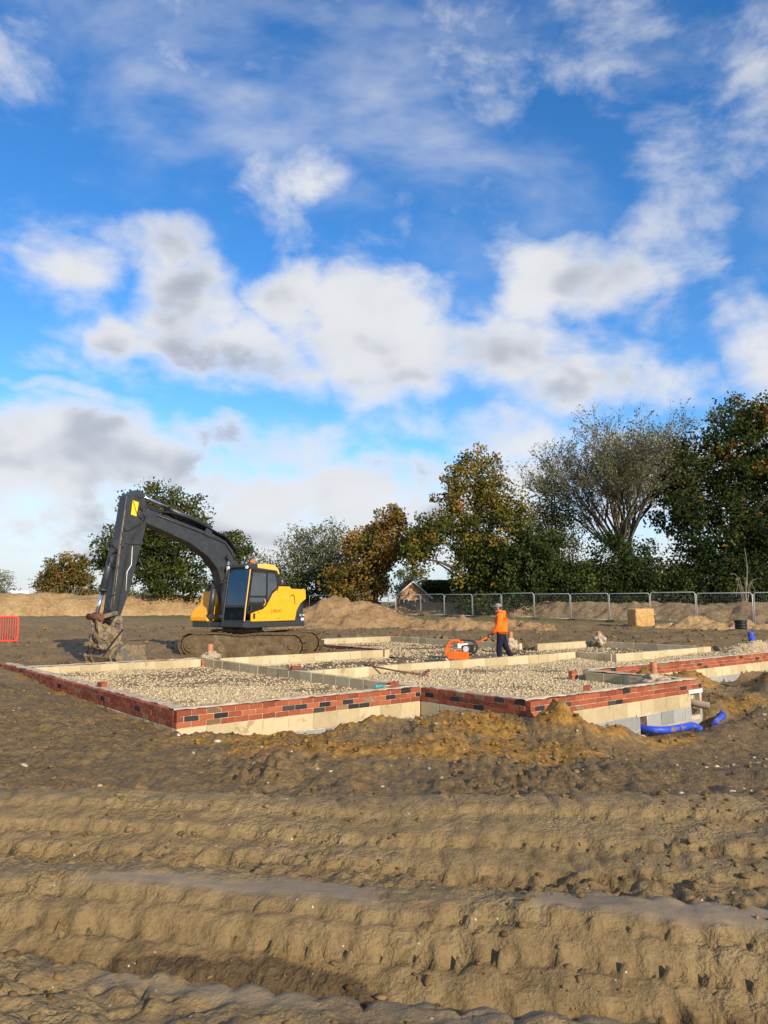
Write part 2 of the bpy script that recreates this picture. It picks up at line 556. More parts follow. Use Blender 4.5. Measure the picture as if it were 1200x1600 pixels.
_bed_dirt()
M['dirtfill'] = mat_soil('dirt_fill', [(0.3, (0.075, 0.052, 0.032)), (0.5, (0.14, 0.10, 0.062)), (0.7, (0.24, 0.185, 0.125))], 14.0, 0.04, 0.86, 22.0)


def mat_stone(name, stops):
    m, k, p = mat_new(name)
    at = k.n('ShaderNodeAttribute', attribute_name='tone')
    c = k.ramp(at.outputs['Fac'], stops)
    k.set(p.inputs['Base Color'], c)
    p.inputs['Roughness'].default_value = 0.9
    p.inputs['Specular IOR Level'].default_value = 0.2
    return m


M['stones'] = mat_stone('stones', [(0.0, (0.32, 0.245, 0.14)), (0.4, (0.43, 0.342, 0.208)), (0.8, (0.50, 0.408, 0.258)), (1.0, (0.62, 0.53, 0.37))])
M['flints'] = mat_stone('flints', [(0.0, (0.17, 0.13, 0.085)), (0.5, (0.33, 0.27, 0.19)), (1.0, (0.58, 0.52, 0.42))])
M['clods'] = mat_stone('clods', [(0.0, (0.062, 0.038, 0.015)), (0.5, (0.135, 0.088, 0.037)), (1.0, (0.22, 0.15, 0.07))])
M['clays'] = mat_stone('clays', [(0.0, (0.09, 0.046, 0.010)), (0.5, (0.20, 0.106, 0.021)), (1.0, (0.31, 0.18, 0.046))])
M['brick'] = mat_piece('red_brick', (0.17, 0.043, 0.022), (0.265, 0.070, 0.034), (0.35, 0.108, 0.052), stain=(0.38, 0.26, 0.18), stain_amt=0.18)
M['brick_dark'] = mat_piece('charcoal_brick', (0.018, 0.017, 0.018), (0.032, 0.029, 0.029), (0.06, 0.05, 0.045), stain=(0.2, 0.16, 0.13), stain_amt=0.15)
M['brick_brown'] = mat_piece('brown_brick', (0.15, 0.085, 0.045), (0.21, 0.125, 0.065), (0.27, 0.17, 0.095), stain=(0.4, 0.32, 0.22), stain_amt=0.25)
M['block'] = mat_piece('concrete_block', (0.35, 0.285, 0.165), (0.45, 0.375, 0.23), (0.53, 0.45, 0.29), stain=(0.28, 0.20, 0.10), stain_amt=0.4, scale=9.0)
M['block_blue'] = mat_piece('engineering_block', (0.17, 0.18, 0.185), (0.24, 0.25, 0.25), (0.32, 0.325, 0.31), stain=(0.35, 0.27, 0.16), stain_amt=0.3, scale=9.0)
M['mortar'] = mat_plain('mortar', (0.46, 0.375, 0.27), 0.9, var=0.25, scale=12, dirt=(0.33, 0.25, 0.16), dirt_amt=0.3, spec=0.2, bmp=0.006)
M['cap'] = mat_plain('wall_cap', (0.47, 0.39, 0.28), 0.9, var=0.25, scale=7, dirt=(0.36, 0.27, 0.17), dirt_amt=0.55, spec=0.2, bmp=0.01)
M['lintel'] = mat_plain('lintel', (0.66, 0.63, 0.57), 0.85, var=0.15, spec=0.2, bmp=0.004)
M['clay_pipe'] = mat_plain('clay_pipe', (0.42, 0.17, 0.085), 0.6, var=0.2, dirt=(0.35, 0.26, 0.17), dirt_amt=0.4)
M['grey_pipe'] = mat_plain('grey_pipe', (0.30, 0.23, 0.165), 0.7, var=0.2, dirt=MUD, dirt_amt=0.4)
M['concrete'] = mat_plain('concrete_lump', (0.40, 0.32, 0.23), 0.9, var=0.3, scale=9, dirt=(0.26, 0.18, 0.11), dirt_amt=0.45, bmp=0.02)
M['blue_pipe'] = mat_plain('blue_pipe', (0.012, 0.060, 0.52), 0.5, var=0.2, dirt=(0.20, 0.14, 0.08), dirt_amt=0.5, dscale=7)
M['black_plastic'] = mat_plain('black_plastic', (0.018, 0.018, 0.02), 0.5, var=0.2, dirt=(0.12, 0.09, 0.06), dirt_amt=0.2)
M['yellow'] = mat_plain('yellow_paint', (0.80, 0.37, 0.012), 0.38, var=0.06, dirt=(0.30, 0.20, 0.09), dirt_amt=0.10, spec=0.5, dscale=2.0)
M['pale_yellow'] = mat_plain('faded_yellow_paint', (0.72, 0.44, 0.10), 0.5, var=0.08, dirt=(0.30, 0.22, 0.12), dirt_amt=0.15)
M['grey_paint'] = mat_plain('dark_grey_paint', (0.030, 0.034, 0.039), 0.42, var=0.22, dirt=(0.15, 0.115, 0.075), dirt_amt=0.20, spec=0.5, dscale=2.2)
M['grey_mud'] = mat_plain('muddy_steel', (0.06, 0.06, 0.062), 0.6, var=0.3, dirt=(0.24, 0.175, 0.10), dirt_amt=0.78, bmp=0.02, dscale=5)
M['bucket_steel'] = mat_plain('worn_bucket_steel', (0.10, 0.095, 0.085), 0.5, var=0.35, dirt=(0.22, 0.155, 0.08), dirt_amt=0.72, bmp=0.015, dscale=4)
M['track'] = mat_plain('caked_track', (0.04, 0.034, 0.026), 0.8, var=0.3, dirt=(0.125, 0.084, 0.043), dirt_amt=0.95, bmp=0.03, dscale=5)
M['mudcake'] = mat_plain('mud_cake', (0.12, 0.083, 0.044), 0.85, var=0.35, scale=5, dirt=(0.22, 0.165, 0.10), dirt_amt=0.5, bmp=0.04, dscale=3)
M['rubber'] = mat_plain('hose_rubber', (0.015, 0.015, 0.016), 0.55, var=0.3, dirt=(0.15, 0.12, 0.09), dirt_amt=0.25)
M['chrome'] = mat_plain('chrome_rod', (0.80, 0.80, 0.80), 0.2, metal=1.0, var=0.05)
M['steel'] = mat_plain('galvanised_steel', (0.58, 0.58, 0.57), 0.5, metal=0.25, var=0.12)
M['rust'] = mat_plain('rusty_steel', (0.16, 0.06, 0.03), 0.8, var=0.4, dirt=(0.22, 0.14, 0.08), dirt_amt=0.4)
M['glass'] = mat_glass('cab_glass')
M['glass_front'] = mat_glass('windscreen_glass', (0.24, 0.36, 0.44), 1.7)
M['seat'] = mat_plain('seat_fabric', (0.05, 0.05, 0.055), 0.9)
M['paper'] = mat_plain('paper', (0.7, 0.72, 0.75), 0.8, var=0.1)
M['sticker'] = mat_plain('warning_sticker', (0.80, 0.56, 0.02), 0.45, var=0.08)
M['white'] = mat_plain('white_paint', (0.75, 0.75, 0.73), 0.5, var=0.06)
M['ink'] = mat_plain('dark_lettering', (0.03, 0.028, 0.026), 0.6)
M['orange'] = mat_plain('orange_plastic', (0.85, 0.13, 0.012), 0.4, var=0.1, dirt=(0.25, 0.17, 0.1), dirt_amt=0.2)
M['barrier'] = mat_plain('barrier_plastic', (0.80, 0.06, 0.035), 0.45, var=0.1, dirt=(0.3, 0.2, 0.13), dirt_amt=0.2)
M['hivis'] = mat_plain('hivis_fabric', (0.95, 0.17, 0.015), 0.8, var=0.12, scale=9, spec=0.2, bmp=0.02)
M['reflect'] = mat_plain('reflective_tape', (0.62, 0.55, 0.42), 0.5)
M['navy'] = mat_plain('navy_cloth', (0.016, 0.016, 0.034), 0.9, var=0.3, dirt=(0.15, 0.11, 0.07), dirt_amt=0.12, spec=0.1)
M['skin'] = mat_plain('skin', (0.46, 0.24, 0.16), 0.6, var=0.06)
M['hair'] = mat_plain('hair', (0.05, 0.035, 0.025), 0.8)
M['capcloth'] = mat_plain('grey_cap', (0.22, 0.21, 0.215), 0.9, var=0.15)
M['glove'] = mat_plain('glove', (0.02, 0.02, 0.022), 0.8)
M['boot'] = mat_plain('boot', (0.05, 0.04, 0.03), 0.8, dirt=MUD, dirt_amt=0.5)
M['teal'] = mat_plain('teal_plastic', (0.03, 0.36, 0.36), 0.45)
M['wood'] = mat_plain('weathered_handle', (0.13, 0.065, 0.035), 0.8, var=0.3, scale=15)
M['bark'] = mat_plain('bark', (0.075, 0.058, 0.042), 0.95, var=0.4, scale=3, spec=0.1)
M['bark_pale'] = mat_plain('pale_bark', (0.20, 0.175, 0.135), 0.95, var=0.35, scale=3, spec=0.1)
M['bark_ash'] = mat_plain('ash_bark', (0.115, 0.098, 0.072), 0.95, var=0.35, scale=3, spec=0.1)
M['tile'] = mat_plain('roof_tile', (0.20, 0.10, 0.055), 0.9, var=0.25, scale=2.5, spec=0.1)
M['brickwall'] = mat_plain('house_brick', (0.48, 0.29, 0.16), 0.9, var=0.2, scale=3, spec=0.1)
M['window'] = mat_plain('window_pane', (0.03, 0.035, 0.04), 0.15)
M['gravelbag'] = M['sand']

# ------------------------------------------------------------------ building plan
AX, AY = -2.90, 10.60
TH = R(39.4)
E1 = (math.cos(TH), math.sin(TH))
E2 = (-math.sin(TH), math.cos(TH))
TOP = 0.35


def P(a, b, z=0.0):
    return Vector((AX + a * E1[0] + b * E2[0], AY + a * E1[1] + b * E2[1], z))


ROOMS = [(0.15, 4.85, 0.15, 8.95), (4.75, 9.65, -2.35, 4.1), (9.6, 20.6, 0.15, 4.1), (4.8, 17.3, 4.0, 8.74),
         (11.0, 17.3, 8.3, 16.0), (14.7, 20.75, 2.7, 7.85), (9.6, 30.0, 0.15, 2.7)]


def height(x, y):
    """ground level of the site at world x, y"""
    qx = x - AX; qy = y - AY
    a = qx * E1[0] + qy * E1[1]
    b = qx * E2[0] + qy * E2[1]
    clay = np.zeros_like(x); dark = np.zeros_like(x); wet = np.zeros_like(x); grass = np.zeros_like(x)
    # --- overall level
    base = np.interp(y, [-50, 0, 7.0, 9.0, 10.5, 14, 18, 30, 50, 60, 120], [0.3, 0.3, 0.12, 0.03, 0.04, 0.10, 0.27, 0.27, 0.42, 0.5, 0.5])
    low = sm(x, 0.5, 4.5) * sm(y, 8.0, 10.5) * (1 - sm(b, -0.5, 1.0))
    base = base - 0.30 * low
    lft = sm(-a, 0.0, 1.5) * sm(y, 8.5, 11)
    base = base + 0.10 * lft
    # --- rutted foreground
    kk = 0.14 * (1 - sm(y, 4.4, 5.8)) + 0.01
    wob = 0.055 * fbm(x * 0.45, y * 0.45, 2, 3) + 0.016 * fbm(x * 2.3, y * 2.3, 3, 5)
    s = y + kk * x + wob
    gx = x * 0.985 + y * 0.14 + 0.05 * vnoise(x * 1.1, y * 1.4, 21)
    row = np.where(s < 3.95, 0.0, np.where(s < 4.11, 0.45, np.where(s < 4.6, 0.2, np.where(s < 5.15, 0.15, np.where(s < 5.44, 0.6, 0.3)))))
    ph = gx / 0.185 + 0.22 * vnoise(x * 2.1, y * 2.6, 8) + row
    tt = ph - np.round(ph)
    groove = np.exp(-(np.abs(tt) / 0.085) ** 1.4) * np.clip(0.45 + 0.95 * vnoise(np.round(ph) * 3.7, row * 5.0 + 0.5, 9) + 0.5 * vnoise(x * 1.3, y * 1.7, 62), 0, 1.2)
    pillow = 1 - (1 - 2 * np.abs(tt)) ** 2
    crumb = fbm(x * 9.0, y * 9.0, 3, 58)
    s2 = s + 0.030 * groove - 0.035 * (pillow - 0.6) + 0.010 * crumb
    K = [(-60, .36), (1.5, .36), (2.72, .37), (3.00, .36), (3.08, .33), (3.14, .16), (3.20, -.04), (3.30, -.13), (3.60, -.14), (3.68, -.04), (3.80, .06), (3.90, .10), (3.94, .11), (3.965, .155), (4.05, .205), (4.10, .21),
         (4.125, .25), (4.2, .275), (4.44, .275), (4.5, .255), (4.60, .205), (4.87, .205), (4.90, .245), (5.06, .275), (5.14, .28), (5.165, .325), (5.42, .365), (5.45, .40), (5.66, .43), (5.80, .40), (6.0, .30), (6.6, .16), (7.4, .08), (9, .03)]
    prof = np.interp(s2, [k[0] for k in K], [k[1] for k in K])
    prof = 0.22 + (prof - 0.22) * 1.15 + 0.03 * fbm(x * 0.8, y * 1.2, 3, 33)
    wfg = 1 - sm(y, 6.8, 8.6)
    z = prof * wfg + base * (1 - wfg)
    # lug prints on the rut faces
    face = (sm(s, 3.66, 3.8) * (1 - sm(s, 4.12, 4.22)) + sm(s, 4.82, 4.95) * (1 - sm(s, 5.6, 5.75)))
    face = face * wfg * (0.45 + 0.55 * sm(fbm(x * 0.7, y * 0.9, 2, 40), -0.5, 0.3))
    z = z + face * (0.014 * (pillow - 0.5) - 0.024 * groove)
    for (l0, dep) in ((3.95, .030), (4.115, .026), (4.89, .03), (5.155, .03), (5.44, .022)):
        z = z - dep * wfg * np.exp(-((s2 - l0) / 0.020) ** 2) * (0.35 + 0.65 * sm(fbm(x * 1.6, y * 0.6, 3, int(l0 * 100)), -0.5, 0.5))
    lane = sm(s, 4.12, 4.2) * (1 - sm(s, 4.42, 4.55)) * wfg
    wet = np.maximum(wet, lane * sm(fbm(x * 0.9, y * 1.7, 3, 44), -0.35, 0.35))
    wet = np.maximum(wet, 0.75 * sm(s, 2.85, 2.95) * (1 - sm(s, 3.08, 3.16)) * sm(fbm(x * 1.3, y * 2.5, 3, 45), -0.2, 0.4))
    near = 1 - sm(s, 2.85, 3.1)
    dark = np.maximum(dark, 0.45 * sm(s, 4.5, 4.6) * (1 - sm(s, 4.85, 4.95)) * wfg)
    rut_shade = sm(s, 3.2, 3.4) * (1 - sm(s + 0.12 * fbm(x * 1.5, y * 1.5, 3, 47) - 0.16 * (1 - sm(x, -0.8, 0.6)), 3.68, 3.80))  # shadow in the rut and up its far bank, painted through the dark mask
    dark = np.maximum(dark, 1.0 * rut_shade)
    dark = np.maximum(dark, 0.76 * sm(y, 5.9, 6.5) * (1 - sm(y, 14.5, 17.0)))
    for (hx_, hy_, hr_, hh_) in ((-0.56, 2.72, 0.085, 0.035), (-0.66, 2.5, 0.10, 0.03), (-1.0, 2.62, 0.07, 0.02)):
        g_ = np.exp(-((x - hx_) ** 2 + (y - hy_) ** 2) / hr_ ** 2)
        z = z + hh_ * g_
        clay = np.maximum(clay, 0.85 * g_)
    # --- spoil and trench along the front walls
    dAB = -b
    inAB = sm(a, -0.35, 0.25) * (1 - sm(a, 4.55, 4.75)) * (b < 0.2)
    zt = np.interp(a, [0, 0.6, 1.5, 4.6], [0.04, -0.05, -0.16, -0.42])
    w = inAB * (1 - sm(dAB, 0.75, 2.3))
    z = z * (1 - w) + zt * w
    dCD = -(b + 2.5)
    inCD = sm(a, 4.2, 4.8) * (1 - sm(a, 10.2, 11.2)) * (b < -2.3)
    zt2 = np.interp(a, [4.6, 6.0, 9.9], [-0.25, -0.52, -0.50])
    w = inCD * (1 - sm(dCD, 0.5, 1.5))
    z = z * (1 - w) + zt2 * w
    inE = sm(a, 9.75, 9.95) * (b < 0.1) * (b > -2.6)
    w = inE * (1 - sm(a, 24, 26))
    z = z * (1 - w) + (-0.22) * w
    lump = fbm(x * 1.7, y * 1.7, 4, 51)
    g_ = np.exp(-((y - 9.45 - 0.25 * lump) / 0.62) ** 2) * sm(x, -2.3, -1.4) * (1 - sm(x, 2.3, 3.2))
    z = z + 0.09 * g_ * (1 + 0.5 * lump)
    clay = np.maximum(clay, 1.05 * g_)
    dark = dark * (1 - 0.7 * np.clip(g_, 0, 1))
    # clay bank thrown up along the wall
    def hump(ca, cb, ra, rb, h, cl, rough=0.35):
        nonlocal z, clay, dark
        q = ((a - ca) / ra) ** 2 + ((b - cb) / rb) ** 2
        g = np.exp(-q * (1.0 + 0.5 * lump))
        z = z + h * g * (1 + rough * lump)
        clay = np.maximum(clay, cl * sm(g, 0.12, 0.55))
        dark = dark * (1 - 0.8 * cl * sm(g, 0.2, 0.6))
    hump(1.2, -0.85, 0.9, 0.5, 0.05, 1.0)
    hump(2.6, -1.15, 1.2, 0.6, 0.10, 1.0)
    hump(3.7, -1.65, 1.0, 0.7, 0.16, 1.0)
    hump(3.5, -2.4, 0.9, 0.6, 0.10, 0.9)
    hump(2.0, -1.35, 1.2, 0.45, 0.06, 0.7)
    hump(4.60, -3.05, 0.50, 0.50, 0.40, 0.95)
    hump(4.95, -3.55, 0.6, 0.45, 0.30, 0.8)
    hump(5.8, -4.0, 0.8, 0.4, 0.06, 0.55)
    hump(2.2, -1.6, 0.7, 0.35, 0.12, 0.3)
    hump(7.5, -4.3, 1.2, 0.45, 0.12, 0.05)
    hump(9.2, -4.0, 0.8, 0.5, 0.16, 0.10)
    hump(10.7, -0.75, 0.6, 0.42, 0.42, 1.0)
    hump(12.0, -0.95, 1.2, 0.6, 0.42, 1.0)
    hump(12.9, -2.6, 0.7, 0.6, 0.55, 0.75)
    hump(14.3, -3.0, 1.2, 0.9, 0.40, 0.35)
    hump(11.0, -2.6, 0.6, 0.5, 0.12, 0.6)
    hump(0.0, -0.7, 0.5, 0.35, 0.05, 0.45)
    dl = -a
    cs = (1 - sm(dl, 0.05, 0.6)) * (a < 0.05) * (b > 0) * (b < 9) * sm(fbm(x * 1.1, y * 1.1, 3, 61), -0.1, 0.5)
    clay = np.maximum(clay, 0.75 * cs)
    # --- soil behind the building, graded strip, grass near the fence
    beh = sm(y, 17.0, 19.0)
    dark = np.maximum(dark, 0.55 * beh * (1 - sm(y, 38, 48)) * (0.55 + 0.45 * sm(fbm(x * 0.25, y * 0.5, 3, 71), -0.4, 0.4)))
    grass = 0.62 * sm(y + 0.25 * x, 50, 58) * (1 - sm(y, 130, 200) * 0.0)
    # --- general roughness
    rough = 0.35 + 0.65 * np.maximum(sm(y, 5.6, 6.4), sm(s, 4.45, 4.6) * (1 - sm(s, 4.85, 4.95)))
    rough = np.maximum(rough, 0.6 * near) * (1 - 0.75 * np.clip(face, 0, 1))
    rough = rough * (1 - 0.8 * wet)
    far = 1 - 0.4 * sm(y, 30, 60)
    z = z + 0.010 * crumb * (1 - 0.7 * wet) * (1 - 0.6 * face) * (1 - sm(y, 14, 20))
    d1, d2 = cell(x * 5.2 + 0.3 * lump, y * 5.2, 2)
    clodm = sm(fbm(x * 0.8, y * 0.8, 3, 81), -0.5, 0.35)
    z = z + far * rough * clodm * (0.115 * (0.45 - np.minimum(d1, 0.75)) * sm(d2 - d1, 0.0, 0.25))
    h1, h2 = cell(x * 2.4 + 0.4 * lump, y * 2.6, 12)
    z = z + sm(y, 6.0, 7.0) * (1 - sm(y, 13, 17)) * 0.15 * np.maximum(0, 0.42 - h1) * sm(fbm(x * 0.6, y * 0.6, 2, 83), -0.2, 0.5) * (1 + 0.8 * lump)
    e1, e2 = cell(x * 11.5, y * 11.5 + 0.4 * lump, 4)
    z = z + far * rough * 0.045 * (0.45 - np.minimum(e1, 0.7)) * sm(e2 - e1, 0.0, 0.22)
    z = z + (0.25 + 0.75 * rough) * (0.020 * fbm(x * 6, y * 6, 3, 91)) + rough * 0.035 * lump * (0.5 + 0.5 * sm(y, 6, 8))
    # cracks and crumbly edge near the camera
    f1, f2 = cell(x * 4.0 + 0.5 * lump, y * 5.5, 6)
    crack = sm(f2 - f1, 0.0, 0.10)
    z = z - 0.035 * (1 - crack) * near * sm(fbm(x * 1.5, y * 1.5, 2, 95), 0.0, 0.4)
    z = z + beh * (1 - sm(y, 60, 80)) * (0.07 * fbm(x * 0.5, y * 0.5, 4, 97) + 0.05 * fbm(x * 1.9, y * 1.9, 3, 98))
    # wheel ruts beyond the building
    z = z + 0.06 * beh * (1 - sm(y, 45, 55)) * np.sin((y - 0.35 * x + 0.8 * fbm(x * 0.2, y * 0.2, 2, 99)) * 2.1)
    # --- inside the rooms the made ground lies below the fill
    ins = np.zeros_like(x, dtype=bool)
    for (a0, a1, b0, b1) in ROOMS:
        ins |= (a > a0) & (a < a1) & (b > b0) & (b < b1)
    z = np.where(ins, -0.18, z)
    # ground behind the walls comes up to just under their tops
    bk = ((a > -0.2) & (a < 11.2) & (b > 8.5) & (b < 12) & ~ins)
    z = np.where(bk, np.minimum(z, 0.29), z)
    return z, clay, dark, wet, grass


def grid_axis(parts):
    return np.unique(np.concatenate(parts))


def geo_axis(start, stop, k):
    n = int(math.log(stop / start) / k)
    return start * np.exp(np.linspace(0, math.log(stop / start), n))


def build_ground():
    xs_half = np.concatenate([np.arange(0, 2.8, 0.019), geo_axis(2.8, 70, 0.0118), geo_axis(71, 4000, 0.12)])
    xs = np.unique(np.concatenate([-xs_half, xs_half]))
    ys = np.unique(np.concatenate([-geo_axis(2.0, 4000, 0.14), np.linspace(-1.9, 2.3, 40), geo_axis(2.35, 7.0, 0.0048), geo_axis(7.0, 110, 0.0105), geo_axis(112, 4500, 0.12)]))
    X, Y = np.meshgrid(xs, ys)
    nx, ny = len(xs), len(ys)
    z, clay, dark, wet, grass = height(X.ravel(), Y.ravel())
    far = np.hypot(X.ravel(), Y.ravel())
    z = np.where(far > 220, 0.5, z)
    v = np.stack([X.ravel(), Y.ravel(), z], 1)
    i = np.arange(nx * ny).reshape(ny, nx)
    f = np.stack([i[:-1, :-1].ravel(), i[:-1, 1:].ravel(), i[1:, 1:].ravel(), i[1:, :-1].ravel()], 1)
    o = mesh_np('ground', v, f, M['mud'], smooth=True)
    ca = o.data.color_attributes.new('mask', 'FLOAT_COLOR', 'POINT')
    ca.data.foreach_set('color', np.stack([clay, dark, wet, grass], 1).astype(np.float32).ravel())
    tag(o, kind='structure')
    return o


build_ground()


def hz(x, y):
    return height(np.array([float(x)]), np.array([float(y)]))[0][0]


# ------------------------------------------------------------------ loose stones and clods
def ico_np(sub=1):
    bm = bmesh.new()
    bmesh.ops.create_icosphere(bm, subdivisions=sub, radius=1.0)
    v = np.array([x.co[:] for x in bm.verts])
    f = np.array([[x.index for x in q.verts] for q in bm.faces])
    bm.free()
    return v, f


ICO_V, ICO_F = ico_np(1)


OCT_V = np.array([(1, 0, 0), (-1, 0, 0), (0, 1, 0), (0, -1, 0), (0, 0, 1), (0, 0, -1)], dtype=float)
OCT_F = np.array([(0, 2, 4), (2, 1, 4), (1, 3, 4), (3, 0, 4), (2, 0, 5), (1, 2, 5), (3, 1, 5), (0, 3, 5)])


def scatter(pts, size, seed, flat=0.7, jit=0.3, small=False):
    """stones at pts (n,3) with half sizes (n,), merged arrays"""
    rg = np.random.default_rng(seed)
    n = len(pts)
    SV, SF = (OCT_V * 1.25, OCT_F) if small else (ICO_V, ICO_F)
    nv = len(SV)
    sc3 = size[:, None] * np.stack([rg.uniform(0.75, 1.45, n), rg.uniform(0.7, 1.1, n), rg.uniform(0.5, 1.0, n) * flat], 1)
    V = SV[None] * (1 + rg.uniform(-jit, jit, (n, nv, 1)))
    V = V * sc3[:, None, :]
    an = rg.uniform(0, 2 * math.pi, n)
    tl = rg.normal(0, 0.4, n)
    c, s = np.cos(tl), np.sin(tl)
    x = V[..., 0]; y = V[..., 1] * c[:, None] - V[..., 2] * s[:, None]; zz = V[..., 1] * s[:, None] + V[..., 2] * c[:, None]
    c, s = np.cos(an), np.sin(an)
    V = np.stack([x * c[:, None] - y * s[:, None], x * s[:, None] + y * c[:, None], zz], -1) + pts[:, None, :]
    F = SF[None] + (np.arange(n) * nv)[:, None, None]
    tone = np.repeat(np.clip(rg.normal(0.5, 0.24, n), 0, 1), nv)
    return V.reshape(-1, 3), F.reshape(-1, 3), tone


def set_tone(o, tone):
    at = o.data.attributes.new('tone', 'FLOAT', 'POINT')
    at.data.foreach_set('value', tone.astype(np.float32))


def ab_of(x, y):
    qx = x - AX; qy = y - AY
    return qx * E1[0] + qy * E1[1], qx * E2[0] + qy * E2[1]


def loose(name, mat, n, xr, yr, smin, smax, seed, maskfn, sink=0.25, flat=0.75, jit=0.3):
    rg = np.random.default_rng(seed)
    x = rg.uniform(*xr, n); y = rg.uniform(*yr, n)
    keep = maskfn(x, y, rg.random(n))
    a, b = ab_of(x, y)
    for (a0, a1, b0, b1) in ROOMS:
        keep &= ~((a > a0 - 0.35) & (a < a1 + 0.1) & (b > b0 - 0.35) & (b < b1 + 0.2))
    x = x[keep]; y = y[keep]
    z = height(x, y)[0]
    sz = smin + (smax - smin) * rg.random(len(x)) ** 3
    V, F, tone = scatter(np.stack([x, y, z + sz * (0.5 - sink)], 1), sz, seed + 1, flat, jit)
    o = mesh_np(name, V, F, mat)
    set_tone(o, tone)
    return o


def m_front(x, y, u):
    a, b = ab_of(x, y)
    return u < np.clip(0.15 + 0.85 * sm(y, 5.8, 7.5), 0, 1) * sm(fbm(x * 0.7, y * 0.7, 3, 81), -0.6, 0.4)


tag(loose('mud_clods', M['clods'], 9000, (-9, 11), (5.6, 17), 0.007, 0.036, 31, m_front, flat=0.85, jit=0.45),
    'crumbled brown mud clods strewn over the ground in front of the foundations', 'clods', kind='stuff')


def m_near(x, y, u):
    return u < sm(fbm(x * 1.4, y * 1.4, 3, 23), -0.3, 0.5)


tag(loose('near_crumbs', M['clods'], 2600, (-3.2, 3.2), (2.3, 5.9), 0.004, 0.028, 33, m_near, sink=0.35, flat=0.85, jit=0.45),
    'small mud crumbs lying on the rutted ridges in the foreground', 'crumbs', kind='stuff')


def m_clay(x, y, u):
    c = height(x, y)[1]
    return u < c * 0.9


tag(loose('clay_lumps', M['clays'], 12000, (-4, 11.5), (8.5, 18.5), 0.007, 0.040, 41, m_clay, flat=0.85, jit=0.45),
    'ochre clay lumps lying along the spoil banks beside the walls', 'clay', kind='stuff')


def m_flint(x, y, u):
    patch = sm(fbm(x * 0.9, y * 0.9, 3, 19), -0.1, 0.5)
    return u < patch * (0.12 + 0.88 * sm(x, 1, 6) * sm(y, 6.0, 9.0) * 0.8 + 0.2 * sm(y, 6.0, 8.0))


tag(loose('flint_pebbles', M['flints'], 5200, (-8, 11), (4.6, 16), 0.005, 0.045, 51, m_flint, sink=0.55, jit=0.4),
    'pale flint pebbles scattered over the churned brown mud', 'pebbles', kind='stuff')


def m_back(x, y, u):
    return u < 0.5 + 0.5 * sm(fbm(x * 0.3, y * 0.6, 3, 84), -0.2, 0.4)


tag(loose('rough_clods', M['clods'], 6000, (-20, 24), (18, 46), 0.02, 0.11, 61, m_back, flat=0.8, jit=0.45),
    'dark clods on the rough ground between foundations and fence', 'clods', kind='stuff')

# ------------------------------------------------------------------ fill inside the rooms
def fill(name, rects, mat, stone_mat, z0, dens, smin, smax, seed, label, cat, amp=0.03, soil=None, sparse=None, humps=(), tone_shift=0.0):
    Vs = []; Fs = []; base = 0
    rg = np.random.default_rng(seed)

    def zf(a, b):
        z = z0 + amp * fbm(a * 0.6, b * 0.6, 3, seed) + 0.012 * fbm(a * 5, b * 5, 3, seed + 3)
        for (ha, hb, ra, rb, h) in humps:
            g = np.exp(-((a - ha) / ra) ** 2 - ((b - hb) / rb) ** 2)
            z = z + h * g * (1 + 0.25 * fbm(a * 2, b * 2, 3, seed + 9))
        return z
    pts = []
    for (a0, a1, b0, b1) in rects:
        st = 0.07
        na = int((a1 - a0) / st) + 2; nb = int((b1 - b0) / st) + 2
        A, B = np.meshgrid(np.linspace(a0, a1, na), np.linspace(b0, b1, nb))
        A = A.ravel(); B = B.ravel()
        Z = zf(A, B)
        X = AX + A * E1[0] + B * E2[0]; Y = AY + A * E1[1] + B * E2[1]
        Vs.append(np.stack([X, Y, Z], 1))
        i = np.arange(na * nb).reshape(nb, na) + base
        Fs.append(np.stack([i[:-1, :-1].ravel(), i[:-1, 1:].ravel(), i[1:, 1:].ravel(), i[1:, :-1].ravel()], 1))
        base += na * nb
        n = int((a1 - a0) * (b1 - b0) * dens)
        a = rg.uniform(a0 + 0.02, a1 - 0.02, n); b = rg.uniform(b0 + 0.02, b1 - 0.02, n)
        if sparse is not None:
            kp = rg.random(n) < sparse(a, b)
            a = a[kp]; b = b[kp]
        pts.append(np.stack([AX + a * E1[0] + b * E2[0], AY + a * E1[1] + b * E2[1], zf(a, b)], 1))
    bed = np.concatenate(Vs)
    pts = np.concatenate(pts)
    sz = smin + (smax - smin) * rg.random(len(pts)) ** 2
    pts[:, 2] += sz * 0.15
    o = mesh_np(name, bed, np.concatenate(Fs), mat, smooth=True)
    if sparse is not None:
        ba, bb_ = ab_of(bed[:, 0], bed[:, 1])
        ea = o.data.attributes.new('earth', 'FLOAT', 'POINT')
        ea.data.foreach_set('value', (1 - sparse(ba, bb_)).astype(np.float32))
    tag(o, label, cat, kind='stuff')
    V, F, tone = scatter(pts, sz, seed + 1, 0.75, 0.38, small=True)
    s = mesh_np('stone_layer', V, F, stone_mat, parent=o)
    set_tone(s, np.clip(tone + tone_shift, 0, 1))
    s['kind'] = 'stuff'
    return o


def sp2(a, b):
    # a brown earthy patch in the middle of the room
    g = np.exp(-((a - 10.0) / 2.4) ** 2 - ((b - 2.6) / 1.3) ** 2) + np.exp(-((a - 7.6) / 1.5) ** 2 - ((b - 0.3) / 1.1) ** 2) * 0.7
    return np.clip(1.05 - 0.85 * g + 0.35 * fbm(a, b, 3, 4), 0.12, 1)


def sp3(a, b):
    return np.clip(0.35 + 0.6 * fbm(a * 0.7, b * 0.9, 3, 14), 0.05, 1)


